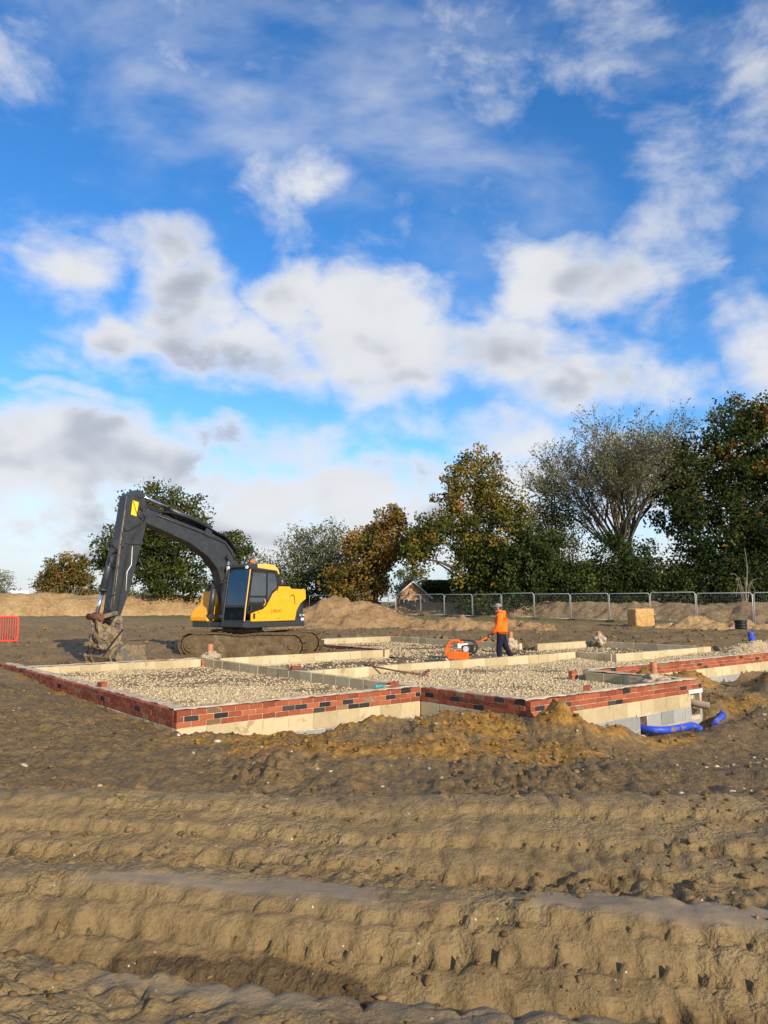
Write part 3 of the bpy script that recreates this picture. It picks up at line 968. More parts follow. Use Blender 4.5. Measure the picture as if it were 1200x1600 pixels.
fill('gravel_fill', [(0.26, 4.63, 0.26, 8.72)], M['gravelbed'], M['stones'], 0.155, 720, 0.009, 0.032, 101,
     'pale crushed gravel filling the left front room of the foundations', 'gravel', sparse=lambda a, b: np.clip(0.75 + 0.55 * fbm(a * 0.5, b * 0.5, 3, 6), 0.15, 1))
fill('gravel_fill', [(4.86, 9.6, -2.24, 3.93), (9.6, 20.4, 0.26, 2.62), (9.6, 14.6, 2.62, 3.93), (20.4, 27.0, 0.26, 5.0)], M['gravelbed'], M['stones'], 0.13, 600, 0.009, 0.034, 111,
     'stony gravel filling the right front room in front of the worker', 'gravel', amp=0.045, sparse=sp2,
     humps=[(19.3, 0.95, 1.5, 0.7, 0.33), (21.0, 1.0, 1.2, 0.7, 0.25), (8.2, 3.2, 1.2, 0.5, 0.06)])
fill('soil_fill', [(4.85, 16.9, 4.14, 8.42), (11.2, 16.9, 8.42, 15.4)], M['dirtfill'], M['stones'], 0.10, 170, 0.014, 0.05, 121,
     'dark stony soil filling the rear room around the plate compactor', 'soil', sparse=sp3, tone_shift=-0.12)
fill('soil_fill', [(14.92, 20.3, 2.86, 7.4)], M['dirtfill'], M['stones'], 0.11, 150, 0.014, 0.045, 131,
     'dark stony soil inside the small room at the far right', 'soil', sparse=sp3, tone_shift=-0.12)


# ------------------------------------------------------------------ bricks and blocks
def piece_mesh(name, lx, ly, lz, mat, bev=0.005, rough=0.002, seed=0):
    bm = bmesh.new()
    bmesh.ops.create_cube(bm, size=1.0)
    for v in bm.verts:
        v.co = Vector((v.co.x * lx, v.co.y * ly, v.co.z * lz))
    bmesh.ops.bevel(bm, geom=list(bm.edges), offset=bev, segments=1, affect='EDGES')
    rr = random.Random(seed)
    for v in bm.verts:
        v.co += Vector((rr.uniform(-1, 1), rr.uniform(-1, 1), rr.uniform(-1, 1))) * rough
    me = bpy.data.meshes.new(name)
    bm.to_mesh(me)
    bm.free()
    me.materials.append(mat)
    return me


CH = 0.081                 # course height
BL = 0.225                 # brick pitch
BRICK = {}
for nm in ('brick', 'brick_dark', 'brick_brown'):
    BRICK[nm] = [piece_mesh('brick', 0.2145, 0.1025, 0.0745, M[nm], 0.004, 0.0018, 5 + i) for i in range(3)]
HALF = {nm: piece_mesh('brick', 0.102, 0.1025, 0.0745, M[nm], 0.004, 0.0018, 9) for nm in ('brick', 'brick_dark', 'brick_brown')}
BKH = 0.25                 # block course
BLOCKS = {}


def block_mesh(lx, ly, lz, mat):
    key = (round(lx, 3), round(ly, 3), round(lz, 3), mat)
    if key not in BLOCKS:
        BLOCKS[key] = piece_mesh('block', lx, ly, lz, M[mat], 0.006, 0.003, len(BLOCKS) + 40)
    return BLOCKS[key]


def child(name, me, parent, loc, rz=0.0):
    o = bpy.data.objects.new(name, me)
    COL.objects.link(o)
    o.parent = parent
    o.location = loc
    o.rotation_euler = (0, 0, rz)
    return o


RB = random.Random(3)
_wi = [0]


def wall(label, p0, p1, thick=0.30, bricks=3, brick_to=None, darks=(), browns=(), lower=2, inner=True, core_ext=(0, 0), gaps=(), far=False, top=TOP, group='foundation walls'):
    """straight run; outer face on the right of p0->p1, body to the left"""
    A = P(*p0); B = P(*p1)
    L = (B - A).length
    d = (B - A).normalized()
    rz = math.atan2(d.y, d.x)
    _wi[0] += 1
    root = empty('foundation_wall', (A.x, A.y, 0), rz, label, 'wall', group)
    dz = 0.0012 * (_wi[0] % 6)
    zb = top - (bricks * CH if bricks else 0)
    bottom = zb - lower * BKH
    mb = MB()
    # mortar core, split round openings
    segs = []
    x = 0.016 - core_ext[0]
    for (g0, g1, gz0, gz1) in sorted(gaps):
        segs.append((x, g0, bottom, top)); segs.append((g0, g1, gz1, top))
        if gz0 > bottom + 0.01: segs.append((g0, g1, bottom, gz0))
        x = g1
    segs.append((x, L - 0.016 + core_ext[1], bottom, top))
    for (x0, x1, z0, z1) in segs:
        mb.box((x0, 0.009, z0), (x1, thick - 0.009, z1 - 0.012 - dz))
    mb.build('mortar_core', M['mortar'], root)
    if bricks:
        Lb = L if brick_to is None else brick_to
        n = int(round(Lb / BL))
        pit = Lb / n
        joined = MB() if far else None
        for c in range(bricks):
            z = zb + c * CH + CH / 2
            sh = 0.5 if c % 2 else 0.0
            cells = []
            if sh:
                cells.append((0, pit * 0.5, True))
                for i in range(n - 1): cells.append((pit * (i + 0.5), pit * (i + 1.5), False))
                cells.append((Lb - pit * 0.5, Lb, True))
            else:
                for i in range(n): cells.append((pit * i, pit * (i + 1), False))
            for i, (x0, x1, half) in enumerate(cells):
                if any(x1 > g0 + 0.02 and x0 < g1 - 0.02 and z > gz0 and z < gz1 for (g0, g1, gz0, gz1) in gaps):
                    continue
                kind = 'brick'
                if (c, i) in darks or (not darks and RB.random() < 0.05): kind = 'brick_dark'
                elif (c, i) in browns or RB.random() < 0.02: kind = 'brick_brown'
                xc = (x0 + x1) / 2
                jy = RB.uniform(-0.003, 0.003); jz = RB.uniform(-0.002, 0.002)
                if far:
                    hx = (x1 - x0) / 2 - 0.005
                    joined.box((xc - hx, jy, z - 0.037 + jz), (xc + hx, 0.1025 + jy, z + 0.037 + jz), mi={'brick': 0, 'brick_dark': 1, 'brick_brown': 2}[kind])
                    continue
                o = child('brick', HALF[kind] if half else RB.choice(BRICK[kind]), root, (xc, 0.05125 + jy, z + jz), RB.choice((0, math.pi)) + RB.uniform(-0.006, 0.006))
                o.scale = ((x1 - x0 - 0.0105) / (0.102 if half else 0.2145), 1, 1)
        if far:
            j = joined.build('brick_courses', [M['brick'], M['brick_dark'], M['brick_brown']], root)
            j['kind'] = 'stuff'
        # pale mortar bed and cavity fill on top, uneven
        nx = max(8, int(L / 0.06))
        V = []; F = []
        rg = np.random.default_rng(int(abs(p0[0] * 31 + p0[1] * 17)) + 5)
        xs = np.linspace(-core_ext[0], L + core_ext[1], nx)
        for k, yy in enumerate((0.085, 0.11, 0.17, thick - 0.06, thick - 0.012)):
            for xx in xs:
                prof = (0.0, 0.016, 0.022, 0.018, 0.002)[k]
                nn = float(fbm(np.array([xx * 6.0 + p0[0] * 9]), np.array([yy * 14.0 + p0[1] * 5]), 3, 7)[0])
                V.append((xx, yy + 0.010 * nn * (k in (0, 4)), top - 0.004 + prof + dz + 0.012 * nn))
        for k in range(4):
            for i in range(nx - 1):
                q = k * nx + i
                F.append((q, q + 1, q + nx + 1, q + nx))
        mesh_np('mortar_cap', np.array(V), np.array(F), M['cap'], parent=root, smooth=True)
    # facing blocks under the bricks (or the whole wall when there are none)
    rows = [(zb - (r + 1) * BKH, 'block' if r == 0 else 'block_blue') for r in range(lower)] if bricks else [(top - (r + 1) * BKH, 'block') for r in range(lower)]
    n = max(1, int(round(L / 0.45)))
    pit = L / n
    bt = 0.10 if bricks else thick
    for r, (z0, mt) in enumerate(rows):
        cells = []
        if r % 2 == 0:
            cells = [(pit * i, pit * (i + 1)) for i in range(n)]
        else:
            cells = [(0, pit / 2)] + [(pit * (i + .5), pit * (i + 1.5)) for i in range(n - 1)] + [(L - pit / 2, L)]
        if not bricks and r > 0:
            continue
        for (x0, x1) in cells:
            parts = [(x0, x1)]
            for (g0, g1, gz0, gz1) in gaps:
                if gz0 < z0 + BKH - 0.03 and gz1 > z0 + 0.03:
                    nw = []
                    for (u0, u1) in parts:
                        if u1 <= g0 or u0 >= g1: nw.append((u0, u1)); continue
                        if g0 - u0 > 0.05: nw.append((u0, g0))
                        if u1 - g1 > 0.05: nw.append((g1, u1))
                    parts = nw
            for (u0, u1) in parts:
                lx = round(u1 - u0 - 0.012, 2)
                me = block_mesh(lx, bt, BKH - 0.012, mt)
                o = child('block', me, root, ((u0 + u1) / 2, bt / 2 + RB.uniform(-0.004, 0.004), z0 + BKH / 2 + RB.uniform(-0.003, 0.003) - (0.0 if bricks else 0.002 * (_wi[0] % 4))),
                          RB.choice((0, math.pi)) + RB.uniform(-0.006, 0.006))
    # inner leaf seen from inside the room
    if bricks and inner:
        for i in range(n):
            me = block_mesh(round(pit - 0.012, 2), 0.10, BKH - 0.014, 'block')
            child('block', me, root, (pit * (i + 0.5), thick - 0.05 + RB.uniform(-0.003, 0.003), top - BKH / 2 - 0.008 - dz), RB.uniform(-0.005, 0.005))
    return root


wall('brick-faced front wall with black bricks, left of the inner corner', (0, 0), (4.6, 0), core_ext=(0.0, 0.0), lower=3,
     darks={(1, 1), (1, 3), (1, 8), (1, 9), (0, 10), (1, 11), (1, 13), (0, 14), (0, 13), (1, 17), (2, 18), (1, 20)}, browns={(0, 2), (0, 12), (2, 2), (1, 15)})
wall('long brick wall running back from the near left corner', (0, 10.4), (0, 0.106), lower=2,
     darks={(1, 40), (2, 8), (1, 22), (1, 33)}, browns={(2, 14), (1, 27), (2, 30)})
wall('short shaded brick wall between the inner corner and the middle corner', (4.6, -0.002), (4.6, -2.394), lower=3,
     darks={(1, 1), (1, 4), (0, 6), (2, 8), (2, 10)}, browns={(0, 1)})
gCD = [(3.0, 3.22, -0.47, -0.16), (4.78, 5.12, -0.30, 0.095)]
wall('sunlit brick wall over pale blocks at the right, with pipe openings', (4.6, -2.5), (9.8, -2.5), lower=3, gaps=gCD,
     darks={(1, 1), (1, 4), (0, 9), (0, 10), (2, 11), (1, 20), (1, 23)}, browns={(2, 15)})
wall('end wall closing the right front room behind the clay pipe stub', (9.8, -2.39), (9.8, -0.002), lower=3, far=True)
wall('recessed brick wall running out of frame at the right', (9.8, 0), (22.1, 0), lower=3,
     darks={(2, 3), (1, 21), (0, 22), (2, 31), (1, 36), (2, 40), (1, 44)}, browns={(2, 12), (1, 9)})
wall('rear block wall of the left gravel room, in front of the bucket', (4.72, 9.05), (0.0, 9.05), lower=2, far=True)
wall('grey block partition running back from the inner corner', (4.62, 9.0), (4.62, 0.32), thick=0.14, bricks=0, lower=2)
wall('pale block wall in front of the excavator tracks', (5.0, 8.5), (10.7, 8.5), thick=0.14, bricks=0, lower=2)
wall('brick-faced wall beyond the excavator tracks, seen at a slant', (10.8, 15.5), (10.8, 8.66), lower=2, far=True)
wall('farthest pale block wall, right of the excavator', (17.1, 15.75), (10.8, 15.75), thick=0.25, bricks=0, lower=2)
wall('block wall behind the worker and the compactor', (17.0, 8.1), (17.0, 15.5), thick=0.14, bricks=0, lower=2)
wall('short block wall running right from the pipe lump behind the worker', (20.6, 7.65), (17.15, 7.65), thick=0.14, bricks=0, lower=2)
wall('far right block wall below the concrete-wrapped pipe', (20.5, 2.78), (20.5, 7.5), thick=0.14, bricks=0, lower=2)
wall('long pale block wall in front of the worker\'s legs', (4.78, 3.98), (14.6, 3.98), thick=0.14, bricks=0, lower=2)
wall('short stepped block wall right of the worker', (14.7, 4.12), (14.7, 2.80), thick=0.14, bricks=0, lower=2)
wall('pale block wall between the step and the gravel pile', (14.74, 2.66), (20.36, 2.66), thick=0.14, bricks=0, lower=2)


def put(name, me_or_mb, mat, ab, z, rz, label, cat, group=None, bevel=0.0):
    o = me_or_mb.build(name, mat, None, bevel)
    p = P(*ab)
    o.location = (p.x, p.y, z)
    o.rotation_euler = (0, 0, rz)
    return tag(o, label, cat, group)


# lintels, ledges and openings of the right-hand wall
RW = TH
lb = MB().box((-0.26, -0.012, 0), (0.26, 0.09, 0.075))
put('lintel', lb, M['lintel'], (9.55, -2.5), 0.098, RW, 'white concrete lintel at the right end of the sunlit brick wall', 'lintel', bevel=0.006)
lb = MB().box((-0.24, -0.014, 0), (0.24, 0.09, 0.055))
put('lintel', lb, M['mortar'], (7.72, -2.5), -0.165, RW, 'stained pale lintel over the blue pipe opening', 'lintel', bevel=0.006)

# loose bricks left on the walls
for (a, b, z, rz, lab) in [(0.17, 3.55, TOP + 0.055, TH + 1.62, 'loose red brick lying on the long left wall'),
                           (4.12, 0.20, TOP + 0.065, TH + 0.1, 'loose red brick on the front wall beside the trowel'),
                           (6.35, -2.28, TOP + 0.055, TH + 0.5, 'loose red brick on the sunlit right wall'),
                           (4.72, 4.35, TOP + 0.045, TH + 0.2, 'loose red brick on the grey block partition'),
                           (17.05, 15.2, TOP + 0.045, TH + 1.2, 'loose red brick on the farthest corner of the walls')]:
    o = bpy.data.objects.new('loose_brick', BRICK['brick'][0])
    COL.objects.link(o)
    p = P(a, b)
    o.location = (p.x, p.y, z)
    o.rotation_euler = (R(random.uniform(-4, 4)), R(random.uniform(-3, 3)), rz)
    tag(o, lab, 'brick', 'loose bricks on the walls')
# little stacks of brick ends built into the block walls
for (a, b, lab) in [(4.66, 8.72, 'small red brick pier where the rear wall meets the partition'),
                    (9.55, 0.36, 'red brick pier at the end of the recessed wall')]:
    r_ = empty('brick_pier', P(a, b, 0), TH, lab, 'pier')
    MB().box((-0.10, -0.045, 0.1), (0.10, 0.045, TOP - 0.03)).build('mortar_core', M['mortar'], r_)
    for c in range(3):
        child('brick', BRICK['brick'][c % 3], r_, (0, 0, TOP - 0.04 - CH * c - 0.02), RB.uniform(-0.02, 0.02))


# drain pipe stubs with their concrete surround
def lump_np(c, rad, seed, amp=0.42, sub=4):
    v, f = ico_np(sub)
    n = fbm(v[:, 0] * 2.1 + seed, v[:, 1] * 2.1 + v[:, 2] * 1.9, 5, seed, 0.6)
    v = v * (1 + amp * n)[:, None] * np.array(rad) + np.array(c)
    return v, f


def stub(ab, z, hgt, lump, rad, label, tilt=(0, 0), mat='clay_pipe', r=0.062, wrap=None):
    p = P(*ab)
    root = empty('drain_stub', (p.x, p.y, z), 0, label, 'pipe', 'drain stubs')
    t = MB()
    t.tube([(0, 0, -0.25), (tilt[0] * .5, tilt[1] * .5, hgt * .5), (tilt[0], tilt[1], hgt)], r, 16, caps=False)
    t.tube([(tilt[0], tilt[1], hgt), (tilt[0] * .5, tilt[1] * .5, hgt * .5), (0, 0, -0.2)], r * 0.88, 16, caps=False)
    t.build('pipe', M[mat], root)
    if lump:
        v, f = lump_np((0, 0, lump[1]), rad, lump[0])
        o = mesh_np('concrete_surround', v, f, M['concrete'], parent=root, smooth=True)
    return root


stub((5.02, 9.15), 0.28, 0.42, (3, 0.05), (0.24, 0.2, 0.19), 'terracotta pipe stub in mortar in front of the excavator', r=0.085)
stub((15.35, 7.25), 0.22, 0.62, (7, 0.16), (0.26, 0.22, 0.20), 'clay pipe with a big mud lump behind the worker', (0.03, 0), r=0.075)
stub((20.25, 7.0), 0.22, 0.52, (12, 0.16), (0.22, 0.2, 0.22), 'mud-wrapped pipe stub on the far right block corner', (-0.04, 0), r=0.08)
stub((9.35, -1.75), 0.30, 0.36, (15, 0.0), (0.24, 0.22, 0.12), 'upright terracotta pipe stub near the right end wall', r=0.065, mat='clay_pipe')


def tube_obj(name, pts, r, mat, label, cat, sides=14, group=None, hollow=True):
    m_ = MB().tube(pts, r, sides, caps=not hollow)
    if hollow:
        m_.tube(list(reversed(pts)), r * 0.88, sides, caps=False)
    o = m_.build(name, mat, None)
    return tag(o, label, cat, group)


def spline(pts, n=8):
    """Catmull-Rom through pts"""
    ps = [Vector(p) for p in pts]
    ps = [ps[0] * 2 - ps[1]] + ps + [ps[-1] * 2 - ps[-2]]
    out = []
    for i in range(1, len(ps) - 2):
        for k in range(n):
            t = k / n
            a, b, c, d = ps[i - 1], ps[i], ps[i + 1], ps[i + 2]
            out.append(0.5 * ((2 * b) + (c - a) * t + (2 * a - 5 * b + 4 * c - d) * t * t + (3 * b - a - 3 * c + d) * t ** 3))
    out.append(ps[-2])
    return out


tube_obj('blue_duct', spline([P(7.70, -2.30, -0.37), P(7.72, -2.62, -0.38), P(7.95, -2.78, -0.39), P(8.4, -2.84, -0.39), P(8.8, -2.84, -0.40), P(9.1, -2.9, -0.56)]), 0.062, M['blue_pipe'],
         'bright blue water duct coming out of the wall opening', 'pipe')
tube_obj('blue_duct', spline([P(9.30, -2.95, -0.58), P(9.6, -2.86, -0.40), P(10.1, -2.74, -0.36), P(10.45, -2.5, -0.35), P(10.55, -2.2, -0.40), P(10.5, -1.9, -0.6)]), 0.06, M['blue_pipe'],
         'bright blue duct bent round the right end of the wall', 'pipe')
tube_obj('drain_pipe', [P(9.50, -2.25, -0.06), P(9.52, -2.5, -0.09), P(9.62, -2.74, -0.13)], 0.072, M['grey_pipe'], 'muddy grey drain pipe sticking out under the white lintel', 'pipe')
o = tube_obj('blue_pipe_stub', [P(20.9, 1.5, 0.1), P(20.9, 1.5, 0.45), P(20.86, 1.53, 0.86)], 0.105, M['blue_pipe'], 'upright blue pipe stub at the far right', 'pipe')
bx, by = 17.8, 37.3
r_ = empty('inspection_chamber', (bx, by, hz(bx, by) - 0.05), 0, 'black plastic drum ring on the soil by the fence', 'drum')
mb = MB()
for k in range(4):
    mb.tube([(0, 0, 0.02 + k * 0.13), (0, 0, 0.11 + k * 0.13)], 0.29, 24)
    mb.tube([(0, 0, 0.10 + k * 0.13), (0, 0, 0.16 + k * 0.13)], 0.265, 24)
mb.build('ribbed_wall', M['black_plastic'], r_)
mb = MB().tube([(0, 0, 0.50), (0, 0, 0.555)], 0.31, 24, caps=True)
mb.build('rim', M['black_plastic'], r_)

# trowel on the wall by the inner corner
p = P(3.86, 0.16, TOP + 0.035)
r_ = empty('trowel', p, TH + 0.15, 'pointing trowel with teal handle on the front wall', 'trowel')
MB().prism([(0.02, 0), (0.0, 0.006), (0.30, 0.012), (0.30, 0.004)], -0.001, 0.001).build('tang', M['steel'], r_)
bl = MB()
bl._add([(0.06, -0.055, 0.016), (0.06, 0.055, 0.016), (0.30, 0.03, 0.022), (0.36, 0, 0.024), (0.30, -0.03, 0.022), (0.06, -0.055, 0.022), (0.06, 0.055, 0.022), (0.30, 0.03, 0.028), (0.36, 0, 0.030), (0.30, -0.03, 0.028)],
        [(0, 4, 3, 2, 1), (5, 6, 7, 8, 9), (0, 1, 6, 5), (1, 2, 7, 6), (2, 3, 8, 7), (3, 4, 9, 8), (4, 0, 5, 9)])
bl.build('blade', M['lintel'], r_)
MB().tube([(-0.20, 0, 0.025), (-0.14, 0, 0.028), (-0.05, 0, 0.026), (0.02, 0, 0.022)], [0.022, 0.027, 0.024, 0.016], 10).build('handle', M['teal'], r_)
# pick lying against the inner wall
r_ = empty('pick', P(6.6, 4.05, 0), 0, 'thin brown-handled pick leaning on the inner block wall', 'tool')
MB().tube([P(6.55, 4.2, TOP + 0.03) - P(6.6, 4.05), P(6.95, 3.5, 0.26) - P(6.6, 4.05), P(7.25, 2.75, 0.20) - P(6.6, 4.05)], [0.018, 0.02, 0.024], 8).build('handle', M['wood'], r_)
MB().tube(spline([P(6.95, 2.65, 0.16) - P(6.6, 4.05), P(7.25, 2.75, 0.21) - P(6.6, 4.05), P(7.5, 2.95, 0.27) - P(6.6, 4.05), P(7.7, 3.1, 0.24) - P(6.6, 4.05)], 5), [0.01] + [0.025] * 9 + [0.03] * 5 + [0.012], 6).build('head', M['rust'], r_)

# ------------------------------------------------------------------ excavator
EXC = (-4.46, 23.6, 0.16)
PHI = R(56)
ex = empty('excavator', EXC, math.atan2(-math.sin(PHI), -math.cos(PHI)),
           'yellow and dark grey tracked excavator with raised boom', 'excavator')
UC = R(180 - 9) - math.atan2(-math.sin(PHI), -math.cos(PHI))     # undercarriage heading inside the machine frame
RU = Matrix.Rotation(UC, 4, 'Z') @ Matrix.Translation((-0.35, -0.12, 0))


def track(side):
    """track frame along x, at y = side"""
    root = None
    L, r = 3.15, 0.37
    hw = 0.29
    yc = side * 0.98
    # running gear: frame, sprocket, idler and rollers packed in mud
    core = MB()
    poly = []
    for k in range(13):
        an = math.pi / 2 + math.pi * k / 12
        poly.append((-L / 2 + (r - 0.07) * math.cos(an), 0.40 + (r - 0.07) * math.sin(an)))
    for k in range(13):
        an = -math.pi / 2 + math.pi * k / 12
        poly.append((L / 2 + (r - 0.07) * math.cos(an), 0.40 + (r - 0.07) * math.sin(an)))
    core.prism(poly, yc - hw + 0.05, yc + hw - 0.05, RU)
    t = core.build('track', M['track'], ex)
    # shoes round the loop
    per = 2 * L + 2 * math.pi * r
    n = 44
    sm_ = MB()
    sm_.box((-0.088, -hw, -0.022), (0.080, hw, 0.012))
    sm_.box((-0.088, -hw, 0.012), (-0.062, hw, 0.038))
    sm_.box((-0.01, -hw, 0.012), (0.012, hw, 0.028))
    sm_.box((0.05, -hw, 0.012), (0.07, hw, 0.026))
    me = None
    for i in range(n):
        s = per * i / n
        sag = 0
        if s < L:
            x, z, an = -L / 2 + s, 0.40 + r, 0
            sag = -0.045 * math.sin(math.pi * s / L) ** 2 * (1 + 0.5 * math.sin(5 * s))
        elif s < L + math.pi * r:
            q = (s - L) / r
            x, z, an = L / 2 + r * math.sin(q), 0.40 + r * math.cos(q), -q
        elif s < 2 * L + math.pi * r:
            x, z, an = L / 2 - (s - L - math.pi * r), 0.40 - r, math.pi
        else:
            q = (s - 2 * L - math.pi * r) / r
            x, z, an = -L / 2 - r * math.sin(q), 0.40 - r * math.cos(q), math.pi - q
        if me is None:
            o = sm_.build('shoe', M['track'], t)
            me = o.data
        else:
            o = bpy.data.objects.new('shoe', me)
            link(o, t)
        o.matrix_local = RU @ Matrix.Translation((x, yc, z + sag)) @ Matrix.Rotation(-an, 4, 'Y')
    # dried mud filling the outer side between the rollers
    ny = 40; nz = 14
    V = []; F = []
    ys = yc + side * (hw - 0.045)
    for j in range(nz):
        for i in range(ny):
            u = -1.76 + 3.52 * i / (ny - 1); w = 0.04 + 0.66 * j / (nz - 1)
            hh = 1.0
            nn = float(fbm(np.array([u * 2.2 + side * 7]), np.array([w * 3.5]), 4, 17)[0])
            edge = max(0, abs(u) - 1.45) / 0.31
            zlim = 0.40 + (w - 0.40) * math.sqrt(max(0.0, 1 - 0.75 * edge * edge))
            V.append(RU @ Vector((u, ys + side * (0.05 * nn + 0.02 - 0.06 * (w > 0.62) - 0.05 * edge), zlim)))
    for j in range(nz - 1):
        for i in range(ny - 1):
            a = j * ny + i
            F.append((a, a + 1, a + ny + 1, a + ny))
    mesh_np('mud_cake', np.array([v[:] for v in V]), np.array(F), M['mudcake'], parent=t, smooth=True)
    # idler and sprocket hubs
    for xx, nm in ((-L / 2, 'idler'), (L / 2, 'sprocket')):
        h = MB()
        c = RU @ Vector((xx, ys + side * 0.0, 0.40)); e = RU @ Vector((xx, ys + side * 0.05, 0.40))
        h.tube([c, e], 0.20, 18)
        h.tube([e, RU @ Vector((xx, ys + side * 0.085, 0.40))], 0.10, 14)
        h.build(nm, M['track'], t)
    return t


track(1)
track(-1)
mb = MB()
mb.box((-0.75, -0.72, 0.42), (0.75, 0.72, 0.72), RU)
mb.box((-0.9, -0.75, 0.36), (-0.55, 0.75, 0.62), RU)
mb.box((0.55, -0.75, 0.36), (0.9, 0.75, 0.62), RU)
mb.build('chassis', M['track'], ex, 0.03)
MB().tube([(0, 0, 0.68), (0, 0, 0.95)], 0.62, 32).build('slew_ring', M['grey_mud'], ex)

# upper structure: r forward, l left
deck = MB()
deck.box((-1.9, -1.14, 0.93), (1.22, 1.17, 1.09))
deck.box((1.22, 0.20, 0.95), (1.34, 1.17, 1.09))
deck.build('deck', M['grey_paint'], ex, 0.02)
# counterweight with rounded back
poly = []
for k in range(13):
    an = R(90 + 180 * k / 12)
    cc_, ss_ = math.cos(an), math.sin(an)
    poly.append((-1.40 - 0.67 * abs(cc_) ** 0.45, 1.165 * math.copysign(abs(ss_) ** 0.45, ss_)))
cw = MB()
zs = [(0.95, 0.93), (1.02, 1.0), (1.95, 1.0), (2.06, 0.94)]
for (z, s_) in zs:
    pass
V = []; F = []
n = len(poly)
for (z, s_) in zs:
    for (x, y) in poly:
        V.append((-1.45 + (x + 1.45) * s_, y * s_, z))
for j in range(len(zs) - 1):
    for i in range(n):
        a = j * n + i; b = j * n + (i + 1) % n
        F.append((a, b, b + n, a + n))
cw._add(V, F, True)
cw._add([V[i] for i in range(n)], [tuple(range(n - 1, -1, -1))])
cw._add([V[(len(zs) - 1) * n + i] for i in range(n)], [tuple(range(n))])
cw.build('counterweight', M['grey_paint'], ex, 0.02)
# engine cover and left side panel
side_prof = [(0.98, 1.12), (0.98, 1.36), (0.42, 1.50), (0.22, 1.62), (-0.06, 1.98), (-0.32, 2.14), (-1.90, 2.10), (-1.93, 1.80), (-1.62, 1.66), (-1.40, 1.42), (-1.32, 1.12)]
sp = MB().prism(side_prof, 1.13, 1.185).build('side_panel', M['yellow'], ex, 0.012)
MB().box((-1.40, 0.2, 1.09), (-0.42, 1.12, 2.10)).build('engine_bay', M['yellow'], ex, 0.04)
MB().box((-1.40, -1.12, 1.09), (-0.42, 0.2, 2.10)).build('engine_cover', M['yellow'], ex, 0.05)
MB().box((-1.25, 0.25, 2.10), (-0.6, 1.05, 2.19)).build('hood', M['yellow'], ex, 0.04)
# louvres, catches, access panel on the side panel
for i in range(3):
    M_ = Matrix.Translation((-0.10 - i * 0.10, 1.187, 1.84)) @ Matrix.Rotation(R(18), 4, 'Y')
    MB().box((-0.018, 0, -0.11), (0.018, 0.006, 0.11), M_).build('louvre', M['pale_yellow'], sp)
for (x, z) in ((0.62, 1.38), (-0.33, 2.05), (-0.42, 1.20), (0.85, 1.28)):
    MB().tube([(x, 1.186, z), (x, 1.195, z)], 0.022, 10).build('catch', M['ink'], sp)
MB().box((0.80, 1.186, 1.20), (0.90, 1.194, 1.36)).build('latch_recess', M['ink'], sp)
MB().box((-0.98, 1.186, 1.70), (-0.52, 1.192, 1.98)).build('access_panel', M['yellow'], sp, 0.004)
MB().tube(spline([(-1.02, 1.19, 1.88), (-1.18, 1.20, 1.93), (-1.25, 1.20, 1.85), (-1.28, 1.20, 1.70), (-1.27, 1.19, 1.62)], 4), 0.012, 6).build('grab_rail', M['ink'], sp)
MB().box((-0.04, 1.1855, 1.32), (-0.028, 1.190, 1.52)).build('badge_line', M['ink'], sp)


def text_obj(name, body, size, mat, parent, mtx, ext=0.002):
    cu = bpy.data.curves.new(name, 'FONT')
    cu.body = body
    cu.size = size
    cu.extrude = ext
    cu.align_x = 'CENTER'; cu.align_y = 'CENTER'
    tmp = bpy.data.objects.new(name, cu)
    COL.objects.link(tmp)
    dg = bpy.context.evaluated_depsgraph_get()
    me = bpy.data.meshes.new_from_object(tmp.evaluated_get(dg))
    bpy.data.objects.remove(tmp)
    me.materials.clear(); me.materials.append(mat)
    o = bpy.data.objects.new(name, me)
    link(o, parent)
    o.matrix_local = mtx
    return o


# lettering faces the left side: text x runs backwards (front of machine is at the left of the picture)
LS = Matrix.Rotation(math.pi, 4, 'Z') @ Matrix.Rotation(R(90), 4, 'X')
text_obj('lettering', 'VOLVO', 0.135, M['ink'], sp, Matrix.Translation((-0.33, 1.188, 1.42)) @ LS)
text_obj('lettering', 'EC140', 0.13, M['pale_yellow'], sp, Matrix.Translation((-0.75, 1.194, 1.86)) @ LS)
pl = MB().box((-1.86, 1.06, 1.20), (-1.58, 1.178, 1.34)).build('model_plate', M['grey_paint'], ex)
text_obj('lettering', 'EC140', 0.10, M['white'], pl, Matrix.Translation((-1.72, 1.181, 1.275)) @ LS)
MB().box((-1.82, 1.178, 1.11), (-1.66, 1.182, 1.19)).build('sticker', M['white'], pl)
# exhaust and air intake
mb = MB()
mb.tube([(-1.35, 0.55, 2.1), (-1.35, 0.55, 2.24)], 0.05, 14)
mb.tube([(-1.35, 0.55, 2.22), (-1.35, 0.55, 2.25), (-1.35, 0.55, 2.46), (-1.35, 0.55, 2.48)], [0.10, 0.12, 0.12, 0.08], 18)
mb.build('exhaust', M['grey_paint'], ex)
MB().tube([(-1.6, -0.5, 2.08), (-1.6, -0.5, 2.3)], 0.06, 12).build('intake', M['grey_paint'], ex)
# right-hand front tool box, fuel tank, step
MB().prism([(1.30, 1.09), (1.30, 1.24), (1.10, 1.52), (0.86, 1.60), (0.76, 2.02), (-0.42, 2.08), (-0.42, 1.09)], -1.20, -0.40).build('tool_box', M['yellow'], ex, 0.06, 3)
MB().box((0.60, -1.10, 2.05), (0.68, -0.5, 2.12)).build('rail', M['rust'], ex)
MB().box((1.0, -1.12, 0.93), (1.24, -0.36, 1.12)).build('step', M['grey_paint'], ex, 0.02)

# cab
CR0, CR1 = -0.42, 1.30     # rear, front at the floor
cab = MB()
CZ0, CZ1 = 1.09, 2.74
lL, lR = 1.165, 0.22


